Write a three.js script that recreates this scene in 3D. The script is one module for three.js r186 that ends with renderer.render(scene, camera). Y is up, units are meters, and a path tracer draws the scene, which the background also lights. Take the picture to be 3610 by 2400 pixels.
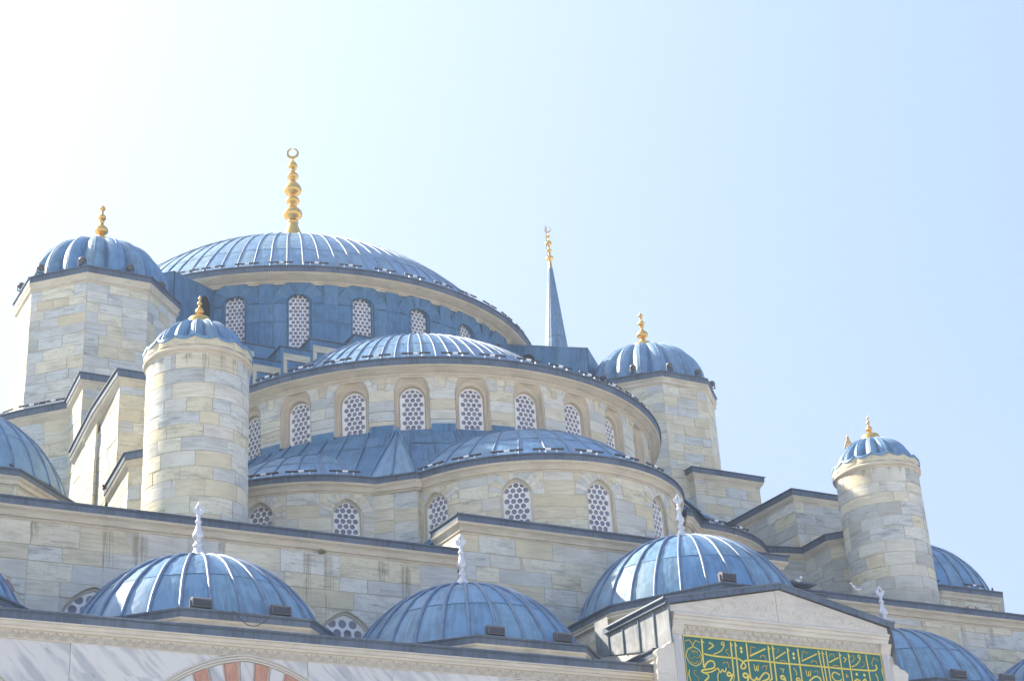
import * as THREE from 'three';
import { mergeGeometries, toCreasedNormals } from 'three/addons/utils/BufferGeometryUtils.js';

// ---------------------------------------------------------------- camera, sky, sun, exposure
const scene = new THREE.Scene();
const camera = new THREE.PerspectiveCamera(22.76, 1024 / 680, 0.5, 3000);
{
  const right = new THREE.Vector3(0.8746, -0.0569, 0.4816), fwd = new THREE.Vector3(0.4560, 0.4263, -0.7813);
  const up = new THREE.Vector3().crossVectors(right, fwd).normalize();
  right.crossVectors(fwd, up).normalize();
  camera.position.set(-31.06, 1.7, 76.52);
  camera.quaternion.setFromRotationMatrix(new THREE.Matrix4().makeBasis(right, up, fwd.clone().negate().normalize()));
}
const EXPOSURE = 5.2;
const SUN_AZ = -35, SUN_EL = 38.5;                       // degrees: azimuth clockwise from -z, elevation
const rad = (d) => d * Math.PI / 180;
const sunDir = new THREE.Vector3(Math.sin(rad(SUN_AZ)) * Math.cos(rad(SUN_EL)), Math.sin(rad(SUN_EL)), -Math.cos(rad(SUN_AZ)) * Math.cos(rad(SUN_EL)));
{ // hazy midday sky: white round the sun, pale blue away from it
  const w = 512, h = 256, data = new Float32Array(w * h * 4), d = new THREE.Vector3();
  for (let j = 0; j < h; j++) for (let i = 0; i < w; i++) {
    const lat = (j + 0.5) / h * Math.PI - Math.PI / 2, lon = (i + 0.5) / w * 2 * Math.PI - Math.PI;
    d.set(Math.cos(lat) * Math.cos(lon), Math.sin(lat), Math.cos(lat) * Math.sin(lon));
    const a = Math.acos(Math.min(1, Math.max(-1, d.dot(sunDir)))) * 180 / Math.PI, o = (j * w + i) * 4;
    const g1 = Math.exp(-Math.pow(a / 53, 2)), g2 = Math.exp(-Math.pow(a / 20, 2)), hz = Math.pow(1 - Math.max(0, d.y), 3);
    const below = d.y < 0 ? Math.max(0.35, 1 + d.y * 3) : 1;
    const q = 1.72 / EXPOSURE * below;
    data[o] = (0.155 + 0.16 * hz + 0.66 * g1 + 1.3 * g2) * q;
    data[o + 1] = (0.275 + 0.15 * hz + 0.62 * g1 + 1.25 * g2) * q;
    data[o + 2] = (0.565 + 0.12 * hz + 0.40 * g1 + 1.15 * g2) * q;
    data[o + 3] = 1;
  }
  const t = new THREE.DataTexture(data, w, h, THREE.RGBAFormat, THREE.FloatType);
  t.mapping = THREE.EquirectangularReflectionMapping; t.magFilter = t.minFilter = THREE.LinearFilter; t.wrapS = THREE.RepeatWrapping; t.needsUpdate = true;
  scene.background = t; scene.environment = t;
}
const sun = new THREE.DirectionalLight(0xfff2de, 2.7);
sun.position.copy(sunDir).multiplyScalar(160).add(new THREE.Vector3(0, 15, 15)); sun.target.position.set(0, 15, 15);
sun.castShadow = true; sun.shadow.mapSize.set(4096, 4096);
Object.assign(sun.shadow.camera, { left: -90, right: 90, top: 90, bottom: -90, near: 1, far: 400 }); sun.shadow.radius = 1;
scene.add(sun, sun.target);
scene.fog = new THREE.FogExp2(new THREE.Color().setRGB(0.82, 0.91, 1.0), 0.0008);
const renderer = new THREE.WebGLRenderer({ antialias: true });
renderer.setSize(1024, 680); renderer.shadowMap.enabled = true;
renderer.toneMapping = THREE.LinearToneMapping; renderer.toneMappingExposure = EXPOSURE;

// ---------------------------------------------------------------- random, noise, textures
let seed = 12345;
const rnd = () => { seed |= 0; seed = seed + 0x6D2B79F5 | 0; let t = Math.imul(seed ^ seed >>> 15, 1 | seed); t = t + Math.imul(t ^ t >>> 7, 61 | t) ^ t; return ((t ^ t >>> 14) >>> 0) / 4294967296; };
const rr = (a, b) => a + (b - a) * rnd();
const pick = (a) => a[Math.floor(rnd() * a.length)];
const clamp = (x, a, b) => Math.min(b, Math.max(a, x));
const smooth = (a, b, x) => { const t = clamp((x - a) / (b - a), 0, 1); return t * t * (3 - 2 * t); };
function hash(x, y, s) { let h = Math.imul(x, 374761393) + Math.imul(y, 668265263) + Math.imul(s, 2246822519); h = Math.imul(h ^ h >>> 13, 1274126177); return ((h ^ h >>> 16) >>> 0) / 4294967296; }
function vnoise(x, y, px, py, s) {                    // value noise that repeats every px, py cells
  const xi = Math.floor(x), yi = Math.floor(y), fx = x - xi, fy = y - yi, u = fx * fx * (3 - 2 * fx), v = fy * fy * (3 - 2 * fy);
  const m = (a, p) => ((a % p) + p) % p, X0 = m(xi, px), X1 = m(xi + 1, px), Y0 = m(yi, py), Y1 = m(yi + 1, py);
  return (hash(X0, Y0, s) * (1 - u) + hash(X1, Y0, s) * u) * (1 - v) + (hash(X0, Y1, s) * (1 - u) + hash(X1, Y1, s) * u) * v;
}
const fbm = (x, y, px, py, s, n = 4) => { let a = 0.5, t = 0, k = 0; for (let i = 0; i < n; i++) { t += a * vnoise(x, y, px, py, s + i); k += a; a *= 0.5; x *= 2; y *= 2; px *= 2; py *= 2; } return t / k; };
function tex(size, fn, metres, colour = true) {       // fn(u, v) -> [r, g, b] sRGB 0..1, or a height
  const data = new Uint8Array(size * size * 4);
  for (let j = 0; j < size; j++) for (let i = 0; i < size; i++) {
    const c = fn(i / size, j / size), o = (j * size + i) * 4;
    for (let k = 0; k < 3; k++) data[o + k] = clamp((Array.isArray(c) ? c[k] : c) * 255, 0, 255);
    data[o + 3] = 255;
  }
  const t = new THREE.DataTexture(data, size, size); t.wrapS = t.wrapT = THREE.RepeatWrapping;
  t.magFilter = THREE.LinearFilter; t.minFilter = THREE.LinearMipmapLinearFilter; t.generateMipmaps = true;
  if (colour) t.colorSpace = THREE.SRGBColorSpace; t.repeat.set(1 / metres, 1 / metres); t.needsUpdate = true; return t;
}
// shelly limestone: bedding streaks run along the course, small pits, blotches
const streaks = (u, v, s) => { const a = vnoise(u * 6 + fbm(u * 4, v * 4, 4, 4, s + 9) * 1.2, v * 46, 6, 46, s), b = vnoise(u * 14, v * 110, 14, 110, s + 3); return smooth(0.56, 0.86, a) * 0.65 + smooth(0.66, 0.92, b) * 0.5; };
const T = {};
T.stoneRough = tex(512, (u, v) => { const f = fbm(u * 6, v * 8, 6, 8, 11), s = streaks(u, v, 21), p = smooth(0.72, 0.9, vnoise(u * 90, v * 90, 90, 90, 5)); const k = 0.885 + 0.20 * f - 0.16 * s - 0.08 * p; return [k, k * 0.997, k * 0.98 + 0.015 * s]; }, 3);
T.stoneMid = tex(512, (u, v) => { const f = fbm(u * 5, v * 7, 5, 7, 31), s = streaks(u, v, 41), w = fbm(u * 3, v * 3, 3, 3, 77); const k = 0.885 + 0.17 * f - 0.09 * s; return [k + 0.03 * w, k, k - 0.04 * w]; }, 3);
T.stoneFine = tex(512, (u, v) => { const f = fbm(u * 4, v * 4, 4, 4, 51, 5), g = vnoise(u * 120, v * 120, 120, 120, 3), s = streaks(u, v, 61); const k = 0.89 + 0.14 * f + 0.03 * g - 0.05 * s; return [k, k * 0.985, k * 0.955]; }, 3);
T.stoneBump = tex(512, (u, v) => 0.55 + 0.4 * fbm(u * 10, v * 14, 10, 14, 8) - 0.45 * streaks(u, v, 21) - 0.1 * vnoise(u * 120, v * 120, 120, 120, 6), 3, false);
T.lead = tex(512, (u, v) => { const f = fbm(u * 5, v * 5, 5, 5, 71, 5), r = vnoise(u * 40, v * 4, 40, 4, 73), d = smooth(0.6, 0.85, vnoise(u * 70, v * 9, 70, 9, 78)); const k = 0.70 + 0.34 * f + 0.13 * r + 0.13 * d * (.4 + f); return [k - 0.02, k, k]; }, 2.4);
T.leadBump = tex(512, (u, v) => 0.6 * fbm(u * 5, v * 5, 5, 5, 91, 3) + 0.4 * vnoise(u * 14, v * 14, 14, 14, 95), 2.4, false);
T.marble = tex(1024, (u, v) => { // grey bands run slantwise through white stone
  const wv = fbm(u * 3, v * 3, 3, 3, 101, 3), q = u * 2 + v * 2 + (wv - .5) * .26, al = u - v + 4, bands = fbm(q * 6, al * 2, 24, 4, 111, 5), fine = vnoise(q * 26, al * 3, 104, 6, 117), dust = fbm(u * 6, v * 6, 6, 6, 119, 3);
  const k = smooth(0.42, 0.78, bands) * 0.17 + smooth(.60, .95, fine) * 0.12 * smooth(.35, .6, dust); return [0.95 - k * 0.86, 0.945 - k * 0.80, 0.925 - k * 0.66]; }, 3.2);
T.porphyry = tex(256, (u, v) => { const a = vnoise(u * 60, v * 60, 60, 60, 121), b = fbm(u * 8, v * 8, 8, 8, 123); const k = 0.6 + 0.35 * b; return a > 0.74 ? [0.9, 0.72, 0.62] : [0.80 * k + 0.26, 0.66 * k + .15, 0.58 * k + .13]; }, 1);

const lin = (r, g, b) => new THREE.Color().setRGB(r, g, b);
const std = (c, o = {}) => new THREE.MeshStandardMaterial({ color: c, roughness: 0.9, metalness: 0, ...o });
const stoneMats = {};
for (const [k, c] of Object.entries({ beige: [.675, .62, .46], cream: [.72, .68, .54], grey: [.585, .60, .57], light: [.67, .66, .585], dark: [.49, .50, .47], rose: [.66, .595, .46] }))
  stoneMats[k] = [T.stoneRough, T.stoneMid, T.stoneFine].map((map) => std(lin(...c), { map, bumpMap: T.stoneBump, bumpScale: 0.011, roughness: 0.95 }));
const M = {
  mortar: std(lin(.60, .56, .46), { map: T.stoneFine, roughness: 1 }), mortarGrey: std(lin(.52, .51, .46), { map: T.stoneFine, roughness: 1 }),
  cornice: std(lin(.66, .595, .47), { map: T.stoneMid, bumpMap: T.stoneBump, bumpScale: 0.012 }),
  niche: std(lin(.65, .57, .44), { map: T.stoneMid, bumpMap: T.stoneBump, bumpScale: 0.012 }),
  lead: [0, 1, 2, 3].map((i) => new THREE.MeshPhysicalMaterial({ color: lin(.108 + .016 * i, .242 + .014 * i, .400 + .004 * (3 - i)), map: T.lead, bumpMap: T.leadBump, bumpScale: 0.022, roughness: 0.42 + 0.035 * i, metalness: 0, ior: 1.6 })),
  leadGrey: [0, 1].map((i) => std(lin(.24 + .02 * i, .255 + .02 * i, .27 + .02 * i), { map: T.lead, bumpMap: T.leadBump, bumpScale: 0.012, roughness: 0.5 })),
  leadDrum: [0, 1, 2].map((i) => std(lin(.072 + .016 * i, .190 + .018 * i, .325 + .015 * i), { map: T.lead, bumpMap: T.leadBump, bumpScale: 0.02, roughness: 0.5, metalness: 0.1 })),
  rib: new THREE.MeshPhysicalMaterial({ color: lin(.15, .22, .34), map: T.lead, roughness: 0.48, ior: 1.5 }),
  eave: [0, 1, 2].map((i) => std(lin(.09 + .015 * i, .125 + .015 * i, .18 + .012 * i), { map: T.lead, roughness: 0.55, metalness: 0.1 })),
  gold: new THREE.MeshStandardMaterial({ color: lin(.72, .45, .14), metalness: 0.9, roughness: 0.36 }),
  silver: std(lin(.62, .63, .64), { metalness: 0.35, roughness: 0.4 }),
  plaster: std(lin(.86, .85, .80), { roughness: 0.85 }),
  frame: std(lin(.70, .66, .57), { map: T.stoneFine, roughness: 0.9 }),
  pane: [[.20, .19, .25], [.235, .22, .27], [.26, .235, .27], [.17, .16, .22], [.22, .22, .28]].map((c, i) => std(lin(...c), { roughness: i === 4 ? 0.08 : 0.28 })),
  marble: [0, 1, 2].map((i) => std(lin(.74 - .04 * i, .735 - .04 * i, .72 - .03 * i), { map: T.marble, roughness: 0.55 })),
  marblePlain: std(lin(.66, .63, .57), { map: T.stoneFine, roughness: 0.6 }),
  marbleWarm: std(lin(.60, .56, .47), { map: T.stoneMid, roughness: 0.7 }),
  porphyry: std(lin(.66, .61, .56), { map: T.porphyry, roughness: 0.6 }),
  brick: std(lin(.50, .23, .16), { map: T.stoneMid, roughness: 0.95 }),
  black: std(lin(.03, .035, .05), { roughness: 0.5 }), dark: std(lin(.02, .02, .025), { roughness: 0.9 }), lampGrey: std(lin(.10, .105, .12), { roughness: 0.5 }), whitePaint: std(lin(.8, .8, .8), { roughness: 0.5 }),
};

// rusty water marks: brown runs with ragged edges, cut out by an alpha map
T.run = [1, 2, 3].map((q) => { const t = tex(256, (u, v) => { const e = 1 - v, w = smooth(.0, .25, .5 - Math.abs(u - .5 + .10 * (fbm(v * 3 + q, q * 5, 64, 64, 7) - .5))), s = vnoise(u * 11 + q * 3, v * 2.2, 64, 64, 140 + q) * .7 + vnoise(u * 30, v * 5, 64, 64, 150 + q) * .3, g = vnoise(u * 24, v * 60, 64, 64, 160 + q); return smooth(.42 + .42 * e, .80 + .25 * e, s * .8 + .28) * w * (.55 + .45 * g) * smooth(0, .04, v) * smooth(0, .10, 1 - v) * .46; }, 1, false); t.wrapS = t.wrapT = THREE.ClampToEdgeWrapping; return t; });
const runMats = T.run.map((alphaMap, i) => std(lin(.40 - .04 * i, .30 - .035 * i, .185 - .03 * i), { alphaMap, transparent: true, roughness: 1 }));
// ---------------------------------------------------------------- naming
const used = {};
const numbered = (n) => { const k = used[n] = (used[n] ?? -1) + 1; return k ? `${n}_${String(k).padStart(3, '0')}` : n; };
function tag(o, label, category, group) { o.userData = { label, category, kind: 'thing' }; if (group) o.userData.group = group; return o; }
function thing(name, label, category, group, pos = [0, 0, 0]) { const o = new THREE.Group(); o.name = numbered(name); o.position.set(...pos); scene.add(o); return tag(o, label, category, group); }
function mesh(name, geo, mat, parent) { const m = new THREE.Mesh(geo, mat); m.name = name; m.castShadow = m.receiveShadow = true; parent.add(m); return m; }
function solo(name, label, category, group, geo, mat) { const m = mesh(numbered(name), geo, mat, scene); return tag(m, label, category, group); }

// ---------------------------------------------------------------- geometry helpers
const V = (x, y, z) => new THREE.Vector3(x, y, z);
function geoFrom(pos, uv, idx, nor) {
  const g = new THREE.BufferGeometry(); g.setAttribute('position', new THREE.Float32BufferAttribute(pos, 3)); g.setAttribute('uv', new THREE.Float32BufferAttribute(uv, 2)); g.setIndex(idx);
  if (nor) g.setAttribute('normal', new THREE.Float32BufferAttribute(nor, 3)); else g.computeVertexNormals(); return g;
}
// patch: fn(a, b) -> Vector3 for a, b in 0..1; (a to the right, b up seen from outside)
function patch(fn, na, nb, su = 1, sv = 1, ou = rnd() * 3, ov = rnd() * 3) {
  const pos = [], uv = [], idx = [];
  for (let j = 0; j <= nb; j++) for (let i = 0; i <= na; i++) { const p = fn(i / na, j / nb); pos.push(p.x, p.y, p.z); uv.push(ou + su * i / na, ov + sv * j / nb); }
  for (let j = 0; j < nb; j++) for (let i = 0; i < na; i++) { const a = j * (na + 1) + i, b = a + 1, c = a + na + 1, d = c + 1; idx.push(a, b, d, a, d, c); }
  return geoFrom(pos, uv, idx);
}
const planar = (ox, oz, t) => { const s = Math.sin(rad(t)), c = Math.cos(rad(t)); return { flat: true, p: (u, v, d) => V(ox + c * u + s * d, v, oz - s * u + c * d) }; };
const cyl = (cx, cz, r) => ({ p: (u, v, d) => { const t = u / r; return V(cx + (r + d) * Math.sin(t), v, cz + (r + d) * Math.cos(t)); } });
// one dressed block on surface S between u0..u1, from bottom curve to top, standing proud by d
function block(S, us, bots, tops, d, back = -0.06) {
  const n = us.length - 1, ou = rnd() * 3, ov = rnd() * 3, pos = [], uv = [], nor = [], idx = [], tilt = rr(-0.006, 0.006), tiltV = rr(-0.006, 0.006), um = (us[0] + us[n]) / 2;
  const dd = (u, v) => d + tilt * (u - um) * 2 + tiltV * (v - bots[0]) * 2;
  const add = (p, q, u, v) => { pos.push(p.x, p.y, p.z); nor.push(q.x, q.y, q.z); uv.push(ou + u, ov + v); return pos.length / 3 - 1; };
  const N = (u, v) => S.p(u, v, 1).sub(S.p(u, v, 0)).normalize();
  const f = [];
  for (let i = 0; i <= n; i++) { const q = N(us[i], bots[i]); f.push([add(S.p(us[i], bots[i], dd(us[i], bots[i])), q, us[i], bots[i]), add(S.p(us[i], tops[i], dd(us[i], tops[i])), q, us[i], tops[i])]); }
  for (let i = 0; i < n; i++) idx.push(f[i][0], f[i + 1][0], f[i + 1][1], f[i][0], f[i + 1][1], f[i][1]);
  const side = (A, B) => { // A, B: [u, v] along an edge with the outside to the right of A->B
    const a0 = S.p(A[0], A[1], dd(...A)), b0 = S.p(B[0], B[1], dd(...B)), a1 = S.p(A[0], A[1], back), b1 = S.p(B[0], B[1], back), q = V().crossVectors(b0.clone().sub(a0), a1.clone().sub(a0)).normalize().negate();
    const i0 = add(a0, q, A[0], A[1]), i1 = add(b0, q, B[0], B[1]), i2 = add(b1, q, B[0], B[1] + .05), i3 = add(a1, q, A[0], A[1] + .05); idx.push(i0, i3, i2, i0, i2, i1);
  };
  for (let i = 0; i < n; i++) { side([us[i], bots[i]], [us[i + 1], bots[i + 1]]); side([us[i + 1], tops[i + 1]], [us[i], tops[i]]); }
  side([us[n], bots[n]], [us[n], tops[n]]); side([us[0], tops[0]], [us[0], bots[0]]);
  return geoFrom(pos, uv, idx, nor);
}
const arch = { // outline height over the springing at s = u / w in -1..1
  round: (s) => Math.sqrt(Math.max(0, 1 - s * s)), pointed: (s) => 0.86 * Math.sqrt(Math.max(0, 1 - s * s)) + 0.28 * (1 - Math.abs(s)),
  broad: (s) => 1.05 * Math.sqrt(Math.max(0, 1 - s * s)) + 0.085 * (1 - Math.abs(s)),
  low: (s) => 0.55 * Math.sqrt(Math.max(0, 1 - s * s)) + 0.27 * (1 - Math.abs(s)),
};
// openings: { c, w, ring, spring, kind }
const openTop = (ops, u) => { let b = -1e9; for (const o of ops) { const R = o.w + o.ring, s = (u - o.c) / R; if (Math.abs(s) < 1) b = Math.max(b, o.spring + R * arch[o.kind](s)); } return b; };
const linspace = (a, b, n) => Array.from({ length: n + 1 }, (_, i) => a + (b - a) * i / n);
function stoneMat(mix) { let t = rnd(), k; for (k in mix) { t -= mix[k]; if (t < 0) break; } return stoneMats[k][rnd() < 0.45 ? 0 : rnd() < 0.55 ? 1 : 2]; }
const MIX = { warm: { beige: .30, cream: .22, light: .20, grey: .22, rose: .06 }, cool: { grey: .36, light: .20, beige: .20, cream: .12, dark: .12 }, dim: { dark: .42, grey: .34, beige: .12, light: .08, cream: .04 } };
// coursed ashlar on surface S; every stone is a part
function masonry(parent, S, { u0, u1, v0, v1, ops = [], course = [.42, .56], len = [.7, 1.9], mix = MIX.warm, step = 0.45, top = null, gap = 0.010, core = true, mortar = M.mortar, alter = null }) {
  const seg = S.flat ? 100 : step, ends = ops.flatMap((o) => [o.c - o.w - o.ring, o.c + o.w + o.ring]).filter((e) => e > u0 && e < u1);
  const topAt = (u) => top ? top(u) : v1, all = ops, ends0 = ends, core0 = ops.map((o) => o.flush ? { ...o, ring: 0 } : o), ends1 = core0.flatMap((o) => [o.c - o.w - o.ring, o.c + o.w + o.ring]).filter((e) => e > u0 && e < u1);
  if (core) {
    const cuts = [u0, ...ends1, u1].sort((a, b) => a - b), gs = [];
    for (let k = 0; k < cuts.length - 1; k++) {
      const a = cuts[k], b = cuts[k + 1]; if (b - a < 1e-4) continue;
      const inside = openTop(core0, (a + b) / 2) > -1e8, n = inside ? 14 : Math.max(1, Math.ceil((b - a) / (S.flat && !top ? 100 : step)));
      gs.push(patch((x, y) => { const u = a + (b - a) * x, lo = Math.max(v0, openTop(core0, u) - 0.02), hi = topAt(u); return S.p(u, lo + (hi - lo) * y, 0); }, n, 1, b - a, v1 - v0));
    }
    mesh('wall_core', mergeGeometries(gs), mortar, parent);
  }
  for (let v = v0, row = 0; v < v1 - 0.08; row++) {
    let h = rr(...course); if (v + h > v1 - 0.2) h = v1 - v; const vb = v + gap, vt = v + h - gap; v += h;
    const ops = all.map((o) => o.flush && vb < o.spring - .12 ? { ...o, ring: 0 } : o), es = ops.flatMap((o) => [o.c - o.w - o.ring, o.c + o.w + o.ring]).filter((e) => e > u0 && e < u1).filter((e) => { const o = ops.find((q) => Math.abs(e - q.c + q.w + q.ring) < 1e-6 || Math.abs(e - q.c - q.w - q.ring) < 1e-6); return vb < o.spring + (o.w + o.ring) * arch[o.kind](0) - 0.02; });
    const cuts = [u0, ...es, u1].sort((a, b) => a - b);
    for (let k = 0; k < cuts.length - 1; k++) {
      const a = cuts[k], b = cuts[k + 1]; if (b - a < 0.03) continue;
      const bounds = [a]; let u = a + (k === 0 ? rr(.3, 1) * len[1] * 0.7 : rr(...len));
      while (u < b - len[0] * 0.6) { bounds.push(u); u += rr(...len); } bounds.push(b);
      for (let q = 0; q < bounds.length - 1; q++) {
        const s0 = bounds[q] + gap, s1 = bounds[q + 1] - gap; if (s1 - s0 < 0.05) continue;
        const inside = openTop(ops, (s0 + s1) / 2) > -1e8 && es.length > 0;
        const us = linspace(s0, s1, inside ? Math.max(5, Math.ceil((s1 - s0) / 0.16)) : Math.max(1, Math.ceil((s1 - s0) / (top ? 0.4 : seg))));
        const runs = []; let run = null;
        for (const x of us) { const lo = Math.max(vb, openTop(ops, x) + gap), hi = Math.min(vt, topAt(x) - gap); if (hi - lo > 0.03) { if (!run) runs.push(run = [[], [], []]); run[0].push(x); run[1].push(lo); run[2].push(hi); } else run = null; }
        for (const r of runs) if (r[0].length > 1) mesh('stone', block(S, r[0], r[1], r[2], rr(0.006, 0.026)), alter?.((s0 + s1) / 2, vb) ?? stoneMat(mix), parent);
      }
    }
  }
}
// wedge stones round an opening
function voussoirs(parent, S, o, n, mats, proud = 0.02, span = 1, inner = o.w, outer = o.w + o.ring) {
  const f = arch[o.kind], at = (t, w) => { const s = Math.sin(t * Math.PI / 2); return [o.c + w * s, o.spring + w * f(s)]; };
  for (let i = 0; i < n; i++) {
    const t0 = -span + 2 * span * i / n + 0.006, t1 = -span + 2 * span * (i + 1) / n - 0.006, d = proud + rr(0, .01), ns = 2, ou = rnd() * 3, ov = rnd() * 3;
    const gs = [patch((a, b) => { const [u, v] = at(t0 + (t1 - t0) * a, inner + (outer - inner) * b); return S.p(u, v, d); }, ns, 1, .3, .4, ou, ov)];
    for (const [w, dir] of [[inner, 0], [outer, 1]]) gs.push(patch((a, b) => { const [u, v] = at(t0 + (t1 - t0) * a, w); return S.p(u, v, dir ? d - 0.1 * b : d - 0.1 * (1 - b)); }, ns, 1, .3, .1, ou, ov));
    for (const [t, dir] of [[t0, 0], [t1, 1]]) gs.push(patch((a, b) => { const [u, v] = at(t, inner + (outer - inner) * b); return S.p(u, v, dir ? d - 0.1 * a : d - 0.1 * (1 - a)); }, 1, 1, .1, .4, ou, ov));
    mesh('voussoir', mergeGeometries(gs), typeof mats === 'function' ? mats(i) : mats, parent);
  }
}
function stain(parent, S, u, vt, w, h, k = 0, d = .027) { const g = patch((a, b) => S.p(u - w / 2 + w * a, vt - h * (1 - b), d), 4, 4, 1, 1, 0, 0); mesh('stain', g, runMats[k % 3], parent); }
// upright stones beside an opening, below the springing
function jambs(parent, S, o, y0, mix) { for (const s of [-1, 1]) for (let y = y0; y < o.spring - .05;) { let h = Math.min(rr(.34, .5), o.spring - y); if (o.spring - y - h < .15) h = o.spring - y; const a = o.c + s * (o.w + o.ring / 2) - o.ring / 2 + .008, b = a + o.ring - .016; mesh('stone', block(S, linspace(a, b, 1), [y + .01, y + .01], [y + h - .008, y + h - .008], rr(.008, .02)), stoneMat(mix), parent); y += h; } }
// moulding swept along a plan path [[x, z] ...]; profile [[out, y] ...] from the bottom up
function sweepGeo(path, prof, closed = false, caps = true) {
  const n = path.length, pos = [], uv = [], idx = [], outs = [];
  for (let i = 0; i < n; i++) {
    const a = path[(i - 1 + n) % n], b = path[i], c = path[(i + 1) % n], d1 = [b[0] - a[0], b[1] - a[1]], d2 = [c[0] - b[0], c[1] - b[1]];
    const l1 = Math.hypot(...d1) || 1, l2 = Math.hypot(...d2) || 1, n1 = [-d1[1] / l1 * -1 * -1, d1[0] / l1], n2 = [-d2[1] / l2, d2[0] / l2]; n1[0] = -d1[1] / l1;
    let o; if (!closed && i === 0) o = n2; else if (!closed && i === n - 1) o = n1; else { const k = 1 + n1[0] * n2[0] + n1[1] * n2[1]; o = [(n1[0] + n2[0]) / k, (n1[1] + n2[1]) / k]; }
    outs.push(o);
  }
  let s = rnd() * 3; const m = closed ? n + 1 : n, ou = rnd() * 3;
  for (let i = 0; i < m; i++) {
    const k = i % n, p = path[k]; if (i) s += Math.hypot(p[0] - path[(i - 1) % n][0], p[1] - path[(i - 1) % n][1]);
    let w = 0; for (let j = 0; j < prof.length; j++) { if (j) w += Math.hypot(prof[j][0] - prof[j - 1][0], prof[j][1] - prof[j - 1][1]); pos.push(p[0] + outs[k][0] * prof[j][0], prof[j][1], p[1] + outs[k][1] * prof[j][0]); uv.push(s, ou + w); }
  }
  const q = prof.length;
  for (let i = 0; i < m - 1; i++) for (let j = 0; j < q - 1; j++) { const a = i * q + j, b = a + q; idx.push(a, b, b + 1, a, b + 1, a + 1); }
  if (caps && !closed) for (const e of [0, m - 1]) { const base = e * q; for (let j = 1; j < q - 1; j++) e ? idx.push(base, base + j + 1, base + j) : idx.push(base, base + j, base + j + 1); }
  const g = geoFrom(pos, uv, idx); return toCreasedNormals(g, 0.5);
}
const circlePath = (cx, cz, r, t0, t1, step = 4) => linspace(t0, t1, Math.max(2, Math.ceil((t1 - t0) / step))).map((t) => [cx + r * Math.sin(rad(t)), cz + r * Math.cos(rad(t))]);
const polyPath = (cx, cz, R, n = 8, turn = 22.5) => Array.from({ length: n }, (_, i) => { const t = rad(-180 + turn + 360 / n * i); return [cx + R * Math.sin(t), cz + R * Math.cos(t)]; });
// lead-sheeted eave: separate sheets with seams over a core
function eave(parent, path, y0, y1, out, segLen = 1.9, closed = false) {
  const prof = [[-0.3, y0 + .02], [out - 0.03, y0], [out - 0.02, y1 - 0.07], [out + 0.035, y1 - 0.05], [out + 0.04, y1 - 0.01], [out - 0.02, y1 + 0.012], [-0.6, y1 + 0.06]];
  const pts = closed ? [...path, path[0]] : path, lens = [0]; for (let i = 1; i < pts.length; i++) lens.push(lens[i - 1] + Math.hypot(pts[i][0] - pts[i - 1][0], pts[i][1] - pts[i - 1][1]));
  const total = lens[lens.length - 1]; mesh('eave_core', sweepGeo(path, prof.map(([a, b]) => [a > 0 ? a - 0.025 : a, b > (y0 + y1) / 2 ? b - 0.025 : b]), closed, true), M.eave[0], parent);
  if (closed || pts.length <= 5) { // straight runs: sheet by sheet along each side
    for (let i = 0; i < pts.length - 1; i++) {
      const A = pts[i], B = pts[i + 1], L = lens[i + 1] - lens[i], n = Math.max(1, Math.round(L / segLen)), nn = pts.length;
      const o = (k) => { const P = closed ? path : pts, m = P.length, a = P[(k - 1 + m) % m], b = P[k % m], c = P[(k + 1) % m]; const u1 = [-(b[1] - a[1]), b[0] - a[0]], u2 = [-(c[1] - b[1]), c[0] - b[0]], h1 = Math.hypot(...u1) || 1, h2 = Math.hypot(...u2) || 1; u1[0] /= h1; u1[1] /= h1; u2[0] /= h2; u2[1] /= h2; if (!closed && k === 0) return u2; if (!closed && k === nn - 1) return u1; const d = 1 + u1[0] * u2[0] + u1[1] * u2[1]; return [(u1[0] + u2[0]) / d, (u1[1] + u2[1]) / d]; };
      const oa = o(i), ob = o(i + 1);
      for (let k = 0; k < n; k++) {
        const ta = k / n + (k ? 0.006 / L : 0), tb = (k + 1) / n - (k < n - 1 ? 0.006 / L : 0), pos = [], uv = [], idx = [], ou = rnd() * 3, dj = rr(0, 0.012), ya = rr(-.012, .008), yb = rr(-.012, .008);
        for (const t of [ta, tb]) { let w = 0; prof.forEach(([a, b], j) => { if (j) w += Math.hypot(a - prof[j - 1][0], b - prof[j - 1][1]); const e = a > 0 ? a + dj : a; pos.push(A[0] + (B[0] - A[0]) * t + (oa[0] * (1 - t) + ob[0] * t) * e, b + (t === ta ? ya : yb), A[1] + (B[1] - A[1]) * t + (oa[1] * (1 - t) + ob[1] * t) * e); uv.push(ou + t * L, ou + w); }); }
        const q = prof.length; for (let j = 0; j < q - 1; j++) idx.push(j, q + j, q + j + 1, j, q + j + 1, j + 1);
        mesh('eave_sheet', toCreasedNormals(geoFrom(pos, uv, idx), 0.3), pick(M.eave), parent);
      }
    }
  } else { // curved run
    const n = Math.max(1, Math.round(total / segLen)), per = (pts.length - 1) / n;
    for (let k = 0; k < n; k++) { const a = Math.round(k * per), b = Math.round((k + 1) * per); if (b > a) { const dj = rr(0, .008); mesh('eave_sheet', sweepGeo(pts.slice(a, b + 1), prof.map(([x, y]) => [x > 0 ? x + dj * 1.5 : x, y - dj * .9]), false, false), pick(M.eave), parent); } }
  }
}
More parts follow.
